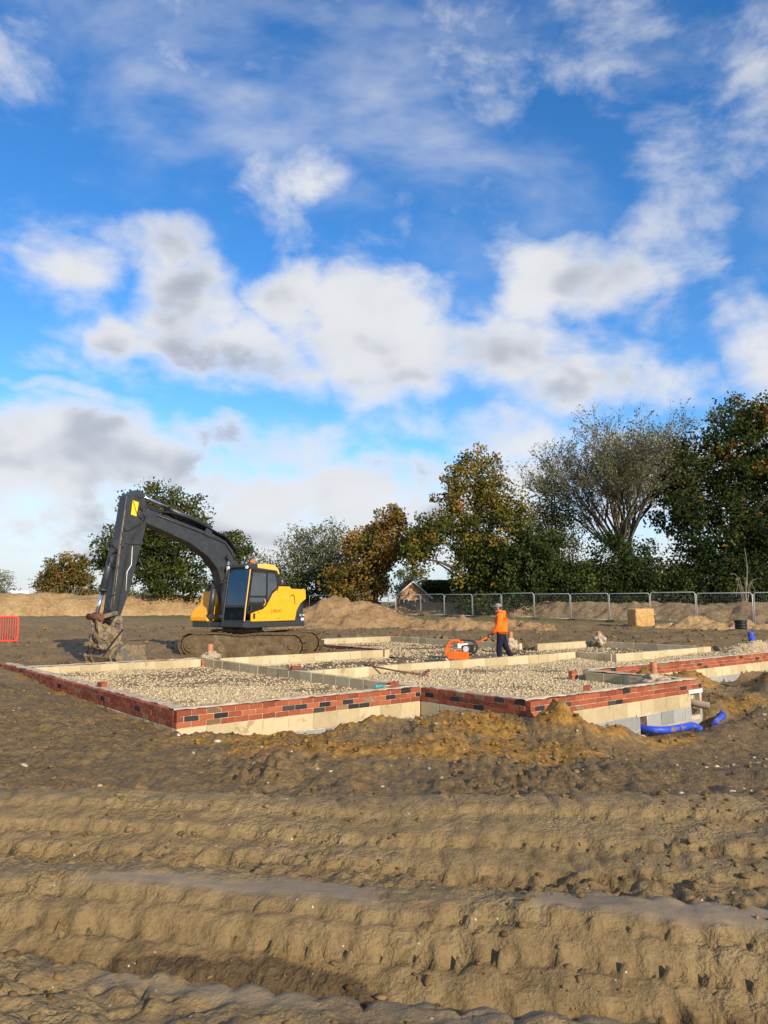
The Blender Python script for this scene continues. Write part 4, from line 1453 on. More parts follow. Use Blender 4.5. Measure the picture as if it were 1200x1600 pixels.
def bar(mb_, a, b, w=0.045, d=None):
    a = Vector(a); b = Vector(b)
    t = (b - a).normalized()
    up = Vector((0, 1, 0)) if abs(t.y) < 0.9 else Vector((1, 0, 0))
    u = t.cross(up).normalized(); v = t.cross(u)
    d = d or w
    vs = []
    for p_ in (a, b):
        for (su, sv) in ((-1, -1), (1, -1), (1, 1), (-1, 1)):
            vs.append(p_ + u * su * w / 2 + v * sv * d / 2)
    mb_._add(vs, [(3, 2, 1, 0), (4, 5, 6, 7), (0, 1, 5, 4), (1, 2, 6, 5), (2, 3, 7, 6), (3, 0, 4, 7)])


FT = (1.02, 2.70)          # front post head
cabf = MB()
for l_ in (lL - 0.03, lR + 0.03):
    bar(cabf, (1.28, l_, 1.10), (1.22, l_, 1.55), 0.07, 0.06)
    bar(cabf, (1.22, l_, 1.53), (FT[0], l_, FT[1]), 0.07, 0.06)
    bar(cabf, (-0.38, l_, 1.10), (-0.38, l_, 2.45), 0.08, 0.06)
    bar(cabf, (-0.38, l_, 2.42), (-0.22, l_, 2.68), 0.08, 0.06)
    bar(cabf, (FT[0], l_, 2.70), (-0.24, l_, 2.68), 0.07, 0.06)
    bar(cabf, (1.28, l_, 1.12), (-0.40, l_, 1.12), 0.08, 0.06)
for (r_, z_) in ((1.27, 1.12), (1.20, 1.56), (FT[0], 2.70), (-0.26, 2.68), (-0.38, 1.12), (-0.38, 1.95)):
    bar(cabf, (r_, lR, z_), (r_, lL, z_), 0.06, 0.06)
cabo = cabf.build('cab_frame', M['grey_paint'], ex, 0.012)
# roof: yellow cap with a grey front visor
roof = MB()
roof.prism([(0.72, 2.72), (0.72, 2.84), (0.3, 2.87), (-0.15, 2.84), (-0.36, 2.72), (-0.44, 2.58), (-0.40, 2.54), (-0.30, 2.66)], lR - 0.02, lL + 0.03)
ro = roof.build('cab_roof', M['pale_yellow'], ex, 0.03, 3)
vis = MB()
vis.prism([(1.12, 2.74), (1.10, 2.82), (0.725, 2.85), (0.725, 2.72), (1.06, 2.70)], lR - 0.02, lL + 0.03)
vis.build('visor', M['grey_paint'], ro, 0.012)
for l_ in (lL - 0.08, lR + 0.08):
    MB().tube([(1.10, l_, 2.74), (1.16, l_, 2.73)], 0.05, 12).build('work_lamp', M['white'], ro)
bc = MB()
bc.tube([(0.25, 0.55, 2.86), (0.25, 0.55, 2.90)], 0.08, 14)
bc.build('beacon_base', M['grey_paint'], ro)
MB().tube([(0.25, 0.55, 2.90), (0.25, 0.55, 2.96), (0.25, 0.55, 3.0), (0.25, 0.55, 3.02)], [0.072, 0.07, 0.05, 0.01], 14).build('beacon', M['orange'], ro)
# yellow pillar strip at the near front corner
ys = MB()
bar(ys, (1.305, lL + 0.006, 1.14), (1.255, lL + 0.006, 1.55), 0.035, 0.03)
bar(ys, (1.255, lL + 0.006, 1.54), (1.06, lL + 0.006, 2.68), 0.035, 0.03)
ys.build('pillar_strip', M['pale_yellow'], ex, 0.008)
# glazing
gl = MB()
gl._add([(1.20, lR + 0.05, 1.60), (1.20, lL - 0.05, 1.60), (1.035, lL - 0.05, 2.67), (1.035, lR + 0.05, 2.67)], [(0, 1, 2, 3)])
gl._add([(1.185, lR + 0.05, 1.60), (1.185, lL - 0.05, 1.60), (1.02, lL - 0.05, 2.67), (1.02, lR + 0.05, 2.67)], [(3, 2, 1, 0)])
gl.build('windscreen', M['glass_front'], ex)
gl = MB()
gl._add([(1.265, lR + 0.05, 1.15), (1.265, lL - 0.05, 1.15), (1.21, lL - 0.05, 1.53), (1.21, lR + 0.05, 1.53)], [(0, 1, 2, 3)])
gl.build('lower_windscreen', M['glass'], ex)
# door with its own frame, panes and handle
door = MB()
yd = lL + 0.012
dp = [(1.20, 1.14), (1.20, 1.36), (1.16, 1.60), (0.98, 2.64), (0.22, 2.64), (0.22, 1.66), (0.42, 1.52), (0.98, 1.38)]
for (q0, q1) in (((1.16, 1.36), (1.15, 1.58)), ((1.15, 1.56), (0.96, 2.62)), ((0.98, 2.62), (0.20, 2.62)), ((0.22, 2.64), (0.22, 1.62)), ((0.24, 1.62), (0.44, 1.50)), ((0.42, 1.51), (1.17, 1.37)), ((1.14, 1.86), (0.22, 1.86))):
    bar(door, (q0[0], yd, q0[1]), (q1[0], yd, q1[1]), 0.055, 0.04)
dr = door.build('door', M['black_plastic'], ex, 0.008)
g2 = MB()
g2._add([(1.10, yd, 1.89), (0.98, yd, 2.59), (0.25, yd, 2.59), (0.25, yd, 1.89)], [(0, 1, 2, 3)])
g2.build('pane', M['glass'], dr)
g2 = MB()
g2._add([(1.13, yd, 1.41), (1.12, yd, 1.83), (0.25, yd, 1.83), (0.25, yd, 1.66), (0.44, yd, 1.54)], [(0, 1, 2, 3, 4)])
g2.build('pane', M['glass'], dr)
MB().tube(spline([(0.36, yd + 0.03, 1.78), (0.34, yd + 0.05, 1.68), (0.42, yd + 0.04, 1.58)], 4), 0.012, 6).build('grab_handle', M['pale_yellow'], dr)
MB().box((1.02, yd + 0.022, 1.44), (1.08, yd + 0.05, 1.58)).build('door_handle', M['ink'], dr)
rq = MB()
for (q0, q1) in (((0.18, 2.62), (-0.20, 2.60)), ((-0.20, 2.62), (-0.34, 2.40)), ((-0.34, 2.42), (-0.34, 2.10)), ((-0.34, 2.12), (-0.05, 1.98)), ((-0.06, 1.99), (0.18, 1.68))):
    bar(rq, (q0[0], yd, q0[1]), (q1[0], yd, q1[1]), 0.05, 0.035)
rq_o = rq.build('side_window', M['black_plastic'], ex, 0.006)
g2 = MB()
g2._add([(0.18, yd, 1.72), (0.18, yd, 2.59), (-0.19, yd, 2.58), (-0.32, yd, 2.40), (-0.32, yd, 2.13), (-0.05, yd, 2.01)], [(0, 1, 2, 3, 4, 5)])
g2.build('pane', M['glass'], rq_o)
g2 = MB()
g2._add([(-0.385, lR + 0.05, 1.98), (-0.385, lL - 0.05, 1.98), (-0.385, lL - 0.05, 2.42), (-0.385, lR + 0.05, 2.42)], [(0, 1, 2, 3)])
g2.build('rear_window', M['glass'], ex)
g2 = MB()
g2._add([(1.15, lR, 1.62), (0.98, lR, 2.66), (-0.2, lR, 2.66), (-0.34, lR, 2.4), (-0.34, lR, 1.62)], [(0, 1, 2, 3, 4)])
g2.build('right_window', M['glass'], ex)
MB().box((-0.36, lR + 0.0, 1.12), (1.18, lR + 0.02, 1.60)).build('right_cab_panel', M['grey_paint'], ex)
MB().box((-0.40, lR + 0.03, 1.10), (-0.36, lL - 0.03, 1.95)).build('rear_cab_panel', M['grey_paint'], ex)
MB().box((-0.36, lR + 0.03, 1.095), (1.22, lL - 0.03, 1.13)).build('cab_floor', M['seat'], ex)
# seat, consoles, levers, papers on the dash
st = MB()
st.box((-0.05, 0.45, 1.42), (0.50, 0.95, 1.56))
st.prism([(-0.02, 1.54), (0.10, 1.54), (-0.06, 2.25), (-0.18, 2.25)], 0.46, 0.94)
st.prism([(-0.10, 2.27), (0.0, 2.27), (-0.05, 2.46), (-0.14, 2.46)], 0.56, 0.84)
st.box((0.05, 0.55, 1.13), (0.45, 0.85, 1.42))
so_ = st.build('operator_seat', M['seat'], ex, 0.03)
for l_ in (0.36, 1.0):
    MB().box((0.0, l_ - 0.07, 1.5), (0.55, l_ + 0.07, 1.72)).build('console', M['seat'], so_, 0.02)
    MB().tube([(0.48, l_, 1.72), (0.52, l_, 1.92)], [0.015, 0.03], 8).build('lever', M['black_plastic'], so_)
MB().box((0.95, 0.30, 1.62), (1.02, 0.36, 2.0)).build('monitor', M['black_plastic'], ex)
MB().box((1.10, 0.55, 1.58), (1.14, 0.80, 1.80)).build('paperwork', M['paper'], ex)
MB().box((1.105, 0.60, 1.78), (1.125, 0.76, 1.92)).build('notice', M['sticker'], ex)
MB().tube(spline([(1.16, lR - 0.1, 1.7), (1.20, lR - 0.14, 2.0), (1.15, lR - 0.05, 2.4)], 4), 0.012, 6).build('wiper_arm', M['black_plastic'], ex)

# boom (r, z) outline
boom_poly = [(0.30, 1.45), (0.52, 1.40), (0.70, 1.60), (0.92, 2.10), (1.12, 2.66), (1.52, 3.06), (2.14, 3.40), (2.80, 3.62), (3.40, 3.80), (3.62, 3.86),
             (3.82, 4.00), (3.84, 4.18), (3.66, 4.28), (3.45, 4.24), (2.75, 4.08), (1.84, 3.86), (1.20, 3.70), (0.85, 3.56), (0.55, 3.30), (0.36, 2.92), (0.26, 2.4), (0.2, 1.7)]
bo = MB().prism(boom_poly, -0.30, 0.06).build('boom', M['grey_paint'], ex, 0.02)
BC = -0.12                                     # boom centre line
for (r_, z_) in ((3.70, 4.13), (1.55, 3.72), (0.78, 3.05)):
    MB().tube([(r_, BC - 0.25, z_), (r_, BC + 0.25, z_)], 0.075, 16).build('pin', M['grey_paint'], bo)


def cylinder(name, a, b, l0, rb, rr, split=0.55, rod='chrome', mat='grey_paint'):
    a = Vector((a[0], l0, a[1])); b = Vector((b[0], l0, b[1]))
    m = a.lerp(b, split)
    o = MB().tube([a, m], rb, 16).tube([m - (m - a).normalized() * 0.06, m], rb * 1.15, 16)
    for e_ in (a,):
        o.tube([e_ + Vector((0, -rb * 1.1, 0)), e_ + Vector((0, rb * 1.1, 0))], rb * 1.1, 14)
    c = o.build(name, M[mat], ex)
    q = MB().tube([m, b], rr, 14)
    q.build('rod', M[rod], c)
    q = MB().tube([b + Vector((0, -rb, 0)), b + Vector((0, rb, 0))], rr * 1.8, 14)
    q.build('rod_eye', M['grey_paint'], c)
    return c


cylinder('boom_cylinder', (1.00, 1.25), (0.80, 3.05), 0.14, 0.085, 0.05, 0.62)
cylinder('boom_cylinder', (1.00, 1.25), (0.80, 3.05), -0.38, 0.085, 0.05, 0.62)
cylinder('stick_cylinder', (1.45, 3.98), (3.74, 4.66), BC, 0.085, 0.05, 0.58)
MB().prism([(1.32, 3.66), (1.62, 3.78), (1.5, 4.06), (1.40, 4.06)], BC - 0.13, BC - 0.10).build('bracket', M['grey_paint'], bo)
MB().prism([(1.32, 3.66), (1.62, 3.78), (1.5, 4.06), (1.40, 4.06)], BC + 0.10, BC + 0.13).build('bracket', M['grey_paint'], bo)

# stick
stick_poly = [(3.66, 4.66), (3.78, 4.76), (3.92, 4.76), (4.26, 4.56), (4.30, 4.30), (4.42, 3.4), (4.50, 2.6), (4.62, 1.45), (4.58, 1.22), (4.36, 1.20), (4.26, 1.40), (4.02, 2.06), (3.74, 3.15), (3.60, 3.72), (3.56, 4.05)]
st = MB().prism(stick_poly, BC - 0.15, BC + 0.15).build('stick', M['grey_paint'], ex, 0.018)
# reinforcing ribs and clamps along the stick
MB().box((3.70, BC + 0.15, 3.26), (4.40, BC + 0.185, 3.34)).build('clamp', M['grey_paint'], st)
for (r_, z_, s_) in ((3.86, 4.62, .08), (3.78, 4.08, .09), (4.44, 1.32, .09), (4.35, 3.22, .07)):
    MB().tube([(r_, BC - 0.20, z_), (r_, BC + 0.20, z_)], s_, 16).build('pin', M['grey_paint'], st)
# warning sticker with a dark mark
sk = MB()
sk._add([(3.86, BC + 0.153, 4.42), (4.06, BC + 0.153, 4.46), (4.10, BC + 0.153, 4.06), (3.92, BC + 0.153, 4.03)], [(3, 2, 1, 0)])
sk_o = sk.build('warning_sticker', M['sticker'], st)
mk = MB()
mk._add([(4.06, BC + 0.156, 4.44), (4.035, BC + 0.156, 4.445), (3.89, BC + 0.156, 4.08), (3.915, BC + 0.156, 4.075)], [(0, 1, 2, 3)])
mk.build('dark_mark', M['ink'], sk_o)
cylinder('bucket_cylinder', (4.47, 3.22), (4.92, 1.34), BC, 0.095, 0.052, 0.66)
MB().prism([(4.40, 3.02), (4.62, 3.20), (4.55, 3.36), (4.38, 3.40)], BC - 0.13, BC - 0.10).build('bracket', M['grey_paint'], st)
MB().prism([(4.40, 3.02), (4.62, 3.20), (4.55, 3.36), (4.38, 3.40)], BC + 0.10, BC + 0.13).build('bracket', M['grey_paint'], st)
# linkage
for s_ in (-1, 1):
    lk = MB()
    bar(lk, (4.44, BC + s_ * 0.21, 1.42), (4.96, BC + s_ * 0.21, 1.31), 0.11, 0.05)
    lk.build('link_arm', M['grey_mud'], ex, 0.012)
    lk = MB()
    bar(lk, (4.95, BC + s_ * 0.13, 1.34), (4.84, BC + s_ * 0.13, 0.80), 0.13, 0.05)
    lk.build('push_link', M['grey_mud'], ex, 0.012)
MB().tube([(4.95, BC - 0.28, 1.32), (4.95, BC + 0.28, 1.32)], 0.085, 14).build('link_pin', M['rust'], ex)
# quick coupler
cp = MB()
for s_ in (-1, 1):
    cp.prism([(4.30, 1.28), (4.48, 1.34), (4.62, 1.10), (4.90, 0.86), (4.98, 0.60), (4.84, 0.44), (4.50, 0.50), (4.30, 0.72), (4.26, 1.0)], BC + s_ * 0.20 - 0.025, BC + s_ * 0.20 + 0.025)
cp.box((4.45, BC - 0.18, 0.52), (4.86, BC + 0.18, 0.88))
cpo = cp.build('quick_coupler', M['grey_mud'], ex, 0.012)
for (r_, z_, s_) in ((4.42, 1.24, .10), (4.38, 0.60, .08), (4.84, 0.56, .08), (4.84, 0.80, .07)):
    MB().tube([(r_, BC - 0.30, z_), (r_, BC + 0.30, z_)], s_, 14).build('pin', M['grey_mud'], cpo)
v, f = lump_np((4.62, BC, 0.72), (0.27, 0.27, 0.24), 4, 0.35)
mesh_np('mud_clump', v, f, M['mudcake'], parent=cpo, smooth=True)
rk = MB()
bar(rk, (4.32, BC + 0.30, 0.98), (4.86, BC + 0.36, 0.42), 0.035, 0.03)
rk.build('safety_bar', M['rubber'], cpo)
# wide grading bucket
bw = 0.72
outer = [(4.10, 0.54), (4.58, 0.58), (4.80, 0.44), (4.88, 0.26), (4.80, 0.10), (4.62, 0.06), (4.26, 0.05), (3.96, 0.07)]
inner = [(3.96, 0.09), (4.26, 0.08), (4.60, 0.09), (4.76, 0.13), (4.84, 0.26), (4.77, 0.41), (4.56, 0.55), (4.12, 0.51)]
outer = [(q[0] - 0.14, q[1] + 0.02) for q in outer]
inner = [(q[0] - 0.14, q[1] + 0.02) for q in inner]
bk = MB()
bk.prism(outer + inner, BC - bw, BC + bw)
for s_ in (-1, 1):
    bk.prism(outer, BC + s_ * bw - 0.012, BC + s_ * bw + 0.012)
bko = bk.build('bucket', M['bucket_steel'], ex, 0.006)
for yy in (-0.66, -0.40, 0.40, 0.66):
    MB().prism([(q[0] - 0.14, q[1] + 0.02) for q in [(4.56, 0.585), (4.60, 0.60), (4.83, 0.455), (4.915, 0.26), (4.83, 0.09), (4.64, 0.045), (4.63, 0.055), (4.80, 0.10), (4.88, 0.26), (4.80, 0.44)]], BC + yy - 0.03, BC + yy + 0.03).build('wear_strip', M['grey_mud'], bko)
MB().box((3.72, BC - bw, 0.075), (3.84, BC + bw, 0.105)).build('cutting_edge', M['bucket_steel'], bko)
MB().box((3.92, BC - bw - 0.01, 0.52), (4.00, BC + bw + 0.01, 0.58)).build('lip_bar', M['grey_mud'], bko)
for s_ in (-1, 1):
    MB().prism([(4.36, 0.50), (4.82, 0.54), (4.94, 0.68), (4.80, 0.76), (4.74, 0.64), (4.50, 0.60), (4.44, 0.72), (4.32, 0.68)], BC + s_ * 0.15 - 0.02, BC + s_ * 0.15 + 0.02).build('bucket_ear', M['grey_mud'], bko)
# hoses along boom and stick
for i, l_ in enumerate((-0.22, -0.14, -0.06, 0.02)):
    pts = [(0.35, l_, 3.30), (0.75, l_, 3.66), (1.2, l_, 3.82), (1.9, l_, 3.98 + 0.03 * i), (2.7, l_, 4.20 + 0.03 * (i % 2)), (3.3, l_, 4.38 - 0.05 * i), (3.62, l_ * 1.4, 4.30), (3.70, l_ * 2.0, 3.98), (3.86, l_ * 1.5, 3.80), (4.2, l_, 3.9 - 0.1 * i), (4.36, l_, 3.70)]
    MB().tube(spline(pts, 6), 0.027, 7).build('hose', M['rubber'], bo)
for i, l_ in enumerate((BC + 0.17, BC + 0.20)):
    pts = [(3.78 + i * .05, l_, 4.30), (3.70, l_ + 0.05, 3.92), (3.98, l_, 3.45), (4.12 + i * .06, l_, 3.05), (4.22 + i * .05, l_, 2.3), (4.34 + i * .04, l_, 1.75), (4.42, l_, 1.40), (4.52, l_ + .05, 1.05)]
    MB().tube(spline(pts, 6), 0.016, 6).build('hose', M['rubber'], st)
MB().tube(spline([(4.48, BC + .16, 3.05), (4.70, BC + .2, 2.95), (4.72, BC + .2, 2.72), (4.52, BC + .16, 2.62)], 6), 0.018, 6).build('hose', M['rubber'], st)
MB().tube(spline([(4.48, BC + .16, 1.9), (4.78, BC + .2, 1.8), (4.66, BC + .2, 1.5), (4.50, BC + .2, 1.3)], 6), 0.016, 6).build('hose', M['rubber'], st)
MB().tube([(4.02, BC + .165, 3.2), (4.03, BC + .165, 2.7), (4.16, BC + .165, 2.5), (4.17, BC + .165, 2.0)], 0.014, 6).build('pipe_run', M['steel'], st)
MB().tube([(4.30, BC + .165, 4.2), (4.40, BC + .165, 3.3), (4.46, BC + .165, 2.5), (4.54, BC + .165, 1.6)], 0.016, 6).build('pipe_run', M['grey_mud'], st)
MB().tube([(0.46, 0.08, 3.0), (0.9, 0.085, 3.5), (1.9, 0.085, 3.78), (3.3, 0.085, 4.12)], 0.018, 6).build('pipe_run', M['grey_paint'], bo)
# mirror on a bracket
MB().tube([(1.1, lR - 0.02, 2.3), (1.35, -0.1, 2.25)], 0.015, 6).build('mirror_arm', M['black_plastic'], ex)

# final fit: shorter body, longer reach
ARM = {'boom', 'boom_cylinder', 'stick_cylinder', 'stick', 'bucket_cylinder', 'link_arm', 'push_link', 'link_pin', 'quick_coupler', 'bucket'}
LOW = {'track', 'chassis', 'slew_ring'}


def refit(o, arm):
    if o.data is not None and o.type == 'MESH':
        if o.matrix_local == Matrix.Identity(4):
            for v_ in o.data.vertices:
                if arm:
                    v_.co.x += 0.27 * min(1.0, max(0.0, (v_.co.x - 0.9) / 2.8))
                else:
                    v_.co.x *= 0.86
        else:
            o.location.x *= 0.86
            o.scale.x *= 0.9
    for c_ in o.children:
        refit(c_, arm)


bpy.context.view_layer.update()
for c_ in ex.children:
    nm = c_.name.split('.')[0]
    if nm not in LOW:
        refit(c_, nm in ARM)

# ------------------------------------------------------------------ worker
def skin_obj(name, joints, edges, mat, parent, sub=2, root=0):
    """joints: list of (co, radius or (rx, ry))"""
    me = bpy.data.meshes.new(name)
    me.from_pydata([j[0] for j in joints], edges, [])
    o = bpy.data.objects.new(name, me)
    link(o, parent)
    sk_ = o.modifiers.new('skin', 'SKIN')
    sk_.use_smooth_shade = True
    for i, j in enumerate(joints):
        r_ = j[1] if hasattr(j[1], '__len__') else (j[1], j[1])
        me.skin_vertices[0].data[i].radius = r_
        me.skin_vertices[0].data[i].use_root = (i == root)
    ss = o.modifiers.new('subsurf', 'SUBSURF')
    ss.levels = sub; ss.render_levels = sub
    me.materials.append(mat)
    return o


WX, WY = 3.38, 21.55
WZ = 0.12
wk = empty('person', (WX, WY, WZ), math.atan2(0.25, -1.0), 'person in orange hi-vis hooded jacket and navy trousers steering the compactor', 'person')
wk.scale = (0.97, 0.97, 0.97)
# local frame: +x is the way the person faces, +y their left
J = [((0.0, 0, 0.93), (0.06, 0.05)),       # 0 pelvis
     ((0.01, 0, 1.10), (0.09, 0.08)),     # 1 waist
     ((0.03, 0, 1.30), (0.11, 0.09)),      # 2 chest
     ((0.03, 0, 1.42), (0.09, 0.07)),      # 3 upper chest
     ((0.05, 0, 1.51), 0.055),             # 4 neck
     ((0.08, 0, 1.59), 0.085),             # 5 head low
     ((0.09, 0, 1.68), 0.095),             # 6 head top
     ((0.02, 0.19, 1.39), 0.062), ((0.05, 0.25, 1.08), 0.048), ((0.28, 0.17, 0.86), 0.037),      # 7-9 left arm
     ((0.02, -0.19, 1.39), 0.062), ((0.03, -0.25, 1.08), 0.048), ((0.26, -0.15, 0.86), 0.037),   # 10-12 right arm
     ((0.02, 0.08, 0.82), 0.06), ((0.06, 0.11, 0.46), 0.055), ((0.06, 0.12, 0.09), 0.045), ((0.20, 0.13, 0.05), 0.042),   # 13-16 left leg
     ((-0.02, -0.08, 0.82), 0.06), ((-0.12, -0.11, 0.47), 0.055), ((-0.30, -0.12, 0.11), 0.045), ((-0.17, -0.13, 0.05), 0.042)]  # 17-20 right leg
Eg = [(0, 1), (1, 2), (2, 3), (3, 4), (4, 5), (5, 6), (3, 7), (7, 8), (8, 9), (3, 10), (10, 11), (11, 12), (0, 13), (13, 14), (14, 15), (15, 16), (0, 17), (17, 18), (18, 19), (19, 20)]
body = skin_obj('body', J, Eg, M['skin'], wk)
# face: nose, ears, brow on the head, eyes at half height
MB().blob((0.172, 0, 1.60), (0.026, 0.017, 0.028), 2).build('nose', M['skin'], body)
MB().blob((0.158, 0, 1.555), (0.018, 0.028, 0.010), 2).build('mouth', M['skin'], body)
MB().blob((0.125, 0, 1.52), (0.045, 0.048, 0.034), 2).build('chin', M['skin'], body)
for s_ in (-1, 1):
    MB().blob((0.075, s_ * 0.092, 1.60), (0.022, 0.012, 0.034), 2).build('ear', M['skin'], body)
for s_ in (-1, 1):
    MB().blob((0.165, s_ * 0.035, 1.628), (0.010, 0.012, 0.008), 2).build('eye', M['ink'], body)
hair = MB().blob((0.055, 0, 1.63), (0.088, 0.094, 0.085), 3)
hair.build('hair', M['hair'], wk)
# jacket: torso, sleeves, hood
Jk = [((0.0, 0, 0.82), (0.20, 0.18)), ((0.0, 0, 0.93), (0.215, 0.19)), ((-0.005, 0, 1.12), (0.21, 0.185)), ((0.0, 0, 1.30), (0.215, 0.18)), ((0.005, 0, 1.42), (0.17, 0.14)), ((0.03, 0, 1.50), (0.095, 0.095)),
      ((0.01, 0.20, 1.38), 0.105), ((0.05, 0.265, 1.08), 0.090), ((0.25, 0.18, 0.88), 0.066),
      ((0.01, -0.20, 1.38), 0.105), ((0.03, -0.265, 1.08), 0.090), ((0.23, -0.16, 0.88), 0.066)]
Ek = [(0, 1), (1, 2), (2, 3), (3, 4), (4, 5), (4, 6), (6, 7), (7, 8), (4, 9), (9, 10), (10, 11)]
jk = skin_obj('jacket', Jk, Ek, M['hivis'], wk, root=2)
hd = MB()
hd.tube(spline([(0.07, 0.105, 1.50), (-0.03, 0.11, 1.50), (-0.09, 0.0, 1.49), (-0.03, -0.11, 1.50), (0.07, -0.105, 1.50)], 5), [0.02] + [0.045] * 9 + [0.06] * 2 + [0.045] * 8 + [0.02], 8)
hd.blob((-0.075, 0, 1.45), (0.07, 0.10, 0.085), 3, 0.05, 4)
hd.build('hood', M['hivis'], jk)


def band(mb_, z, rx, ry, cx, h=0.05):
    n_ = 28
    vs = []; fs = []
    for k in range(n_):
        an = 2 * math.pi * k / n_
        for zz in (z, z + h):
            vs.append((cx + rx * math.cos(an), ry * math.sin(an), zz))
    for k in range(n_):
        a_ = 2 * k; b_ = (2 * k + 2) % (2 * n_)
        fs.append((a_, b_, b_ + 1, a_ + 1))
    mb_._add(vs, fs, True)


# trousers and boots
Jt = [((0.0, 0, 0.97), (0.15, 0.125)), ((0.0, 0, 0.87), (0.155, 0.13)), ((0.02, 0.10, 0.76), 0.115), ((0.07, 0.11, 0.46), 0.088), ((0.065, 0.12, 0.14), 0.075),
      ((-0.02, -0.10, 0.76), 0.115), ((-0.12, -0.11, 0.47), 0.088), ((-0.285, -0.12, 0.16), 0.075)]
skin_obj('trousers', Jt, [(0, 1), (1, 2), (2, 3), (3, 4), (1, 5), (5, 6), (6, 7)], M['navy'], wk, root=1)
for (x, y, an) in ((0.065, 0.12, 0), (-0.29, -0.12, 0)):
    b_ = MB()
    b_.tube([(x, y, 0.16), (x, y, 0.07)], [0.055, 0.06], 12)
    b_.blob((x + 0.075, y, 0.045), (0.15, 0.055, 0.055), 3)
    b_.box((x - 0.07, y - 0.05, -0.01), (x + 0.22, y + 0.05, 0.02))
    b_.build('boot', M['boot'], wk)
# grey cap with a peak
cpv = MB().blob((0.085, 0, 1.675), (0.108, 0.102, 0.085), 3)
cp_ = cpv.build('cap', M['capcloth'], wk)
MB().prism([(0.16, 1.675), (0.265, 1.655), (0.265, 1.647), (0.16, 1.66)], -0.065, 0.065).build('peak', M['capcloth'], cp_)
# gloved hands closed round the handle
def hand(c, s_):
    Jh = [((c[0] - 0.06, c[1], c[2] + 0.005), 0.030), ((c[0], c[1], c[2]), (0.038, 0.026))]
    Eh = [(0, 1)]
    for q in range(4):
        yy = c[1] + (q - 1.5) * 0.021
        L_ = (0.030, 0.034, 0.032, 0.026)[q]
        b_ = len(Jh)
        Jh += [((c[0] + 0.035, yy, c[2] + 0.008), 0.010), ((c[0] + 0.035 + L_, yy, c[2] - 0.006), 0.0095), ((c[0] + 0.030 + L_ * 0.8, yy, c[2] - 0.034), 0.009), ((c[0] + 0.025, yy, c[2] - 0.046), 0.0085)]
        Eh += [(1, b_), (b_, b_ + 1), (b_ + 1, b_ + 2), (b_ + 2, b_ + 3)]
    b_ = len(Jh)
    Jh += [((c[0] - 0.015, c[1] - s_ * 0.035, c[2] - 0.005), 0.012), ((c[0] + 0.02, c[1] - s_ * 0.05, c[2] - 0.022), 0.011), ((c[0] + 0.045, c[1] - s_ * 0.042, c[2] - 0.038), 0.009)]
    Eh += [(1, b_), (b_, b_ + 1), (b_ + 1, b_ + 2)]
    return skin_obj('glove', Jh, Eh, M['glove'], wk, sub=1)


hand((0.32, 0.17, 0.835), 1)
hand((0.30, -0.15, 0.835), -1)

# ------------------------------------------------------------------ plate compactor
pc = empty('plate_compactor', (2.28, 21.84, 0.115), math.atan2(0.25, -1.0), 'orange plate compactor with long handle held by the worker', 'compactor')
# local: +x is the direction of travel (to the left in view)
bp = MB()
bp.prism([(-0.36, 0.03), (-0.30, 0.0), (0.34, 0.0), (0.47, 0.10), (0.46, 0.14), (0.34, 0.05), (-0.30, 0.05), (-0.36, 0.08)], -0.26, 0.26)
bp.build('base_plate', M['steel'], pc, 0.006)
bo_ = MB()
bo_.prism([(-0.18, 0.09), (0.38, 0.10), (0.44, 0.20), (0.40, 0.30), (0.20, 0.34), (0.02, 0.32), (-0.12, 0.38), (-0.22, 0.30)], -0.20, 0.20)
bo_.build('cowling', M['orange'], pc, 0.03, 3)
# lifting loop at the front
lp = spline([(0.43, 0, 0.20), (0.47, 0, 0.32), (0.40, 0, 0.50), (0.30, 0, 0.61), (0.12, 0, 0.62), (-0.02, 0, 0.58)], 6)
fr = MB()
for s_ in (-0.14, 0.14):
    fr.tube([(q.x, s_, q.z) for q in lp], 0.035, 8)
fr.box((0.34, -0.14, 0.46), (0.40, 0.14, 0.56))
fr.box((0.40, -0.15, 0.22), (0.46, 0.15, 0.46))
fr.build('front_guard', M['orange'], pc, 0.01)
en = MB()
en.box((-0.26, -0.15, 0.33), (0.0, 0.15, 0.50))
en.tube([(-0.13, -0.20, 0.40), (-0.13, 0.20, 0.40)], 0.12, 18)
eno = en.build('engine', M['black_plastic'], pc, 0.015)
MB().box((-0.16, -0.14, 0.40), (0.13, 0.14, 0.555)).build('fuel_tank', M['white'], eno, 0.03, 3)
MB().tube([(-0.05, 0.05, 0.555), (-0.05, 0.05, 0.58)], 0.03, 12).build('filler_cap', M['black_plastic'], eno)
MB().tube([(-0.13, 0.20, 0.40), (-0.13, 0.215, 0.40)], 0.085, 18).build('recoil_starter', M['steel'], eno)
MB().box((-0.34, -0.12, 0.28), (-0.25, 0.12, 0.52)).build('air_filter', M['black_plastic'], eno, 0.015)
for s_ in (-0.13, 0.13):
    MB().tube(spline([(-0.22, s_, 0.22), (-0.38, s_, 0.30), (-0.42, s_, 0.46), (-0.34, s_, 0.60), (-0.05, s_, 0.64), (0.15, s_, 0.62)], 5), 0.018, 8).build('guard_bar', M['black_plastic'], pc)
hb = MB()
for s_ in (-0.15, 0.15):
    hb.tube([(-0.30, s_ * 0.7, 0.48), (-0.50, s_, 0.60), (-0.83, s_, 0.785)], 0.020, 8)
hb.tube([(-0.83, -0.24, 0.785), (-0.83, 0.24, 0.785)], 0.020, 8)
hb.tube([(-0.50, -0.15, 0.60), (-0.50, 0.15, 0.60)], 0.016, 8)
hb.build('handle', M['orange'], pc)

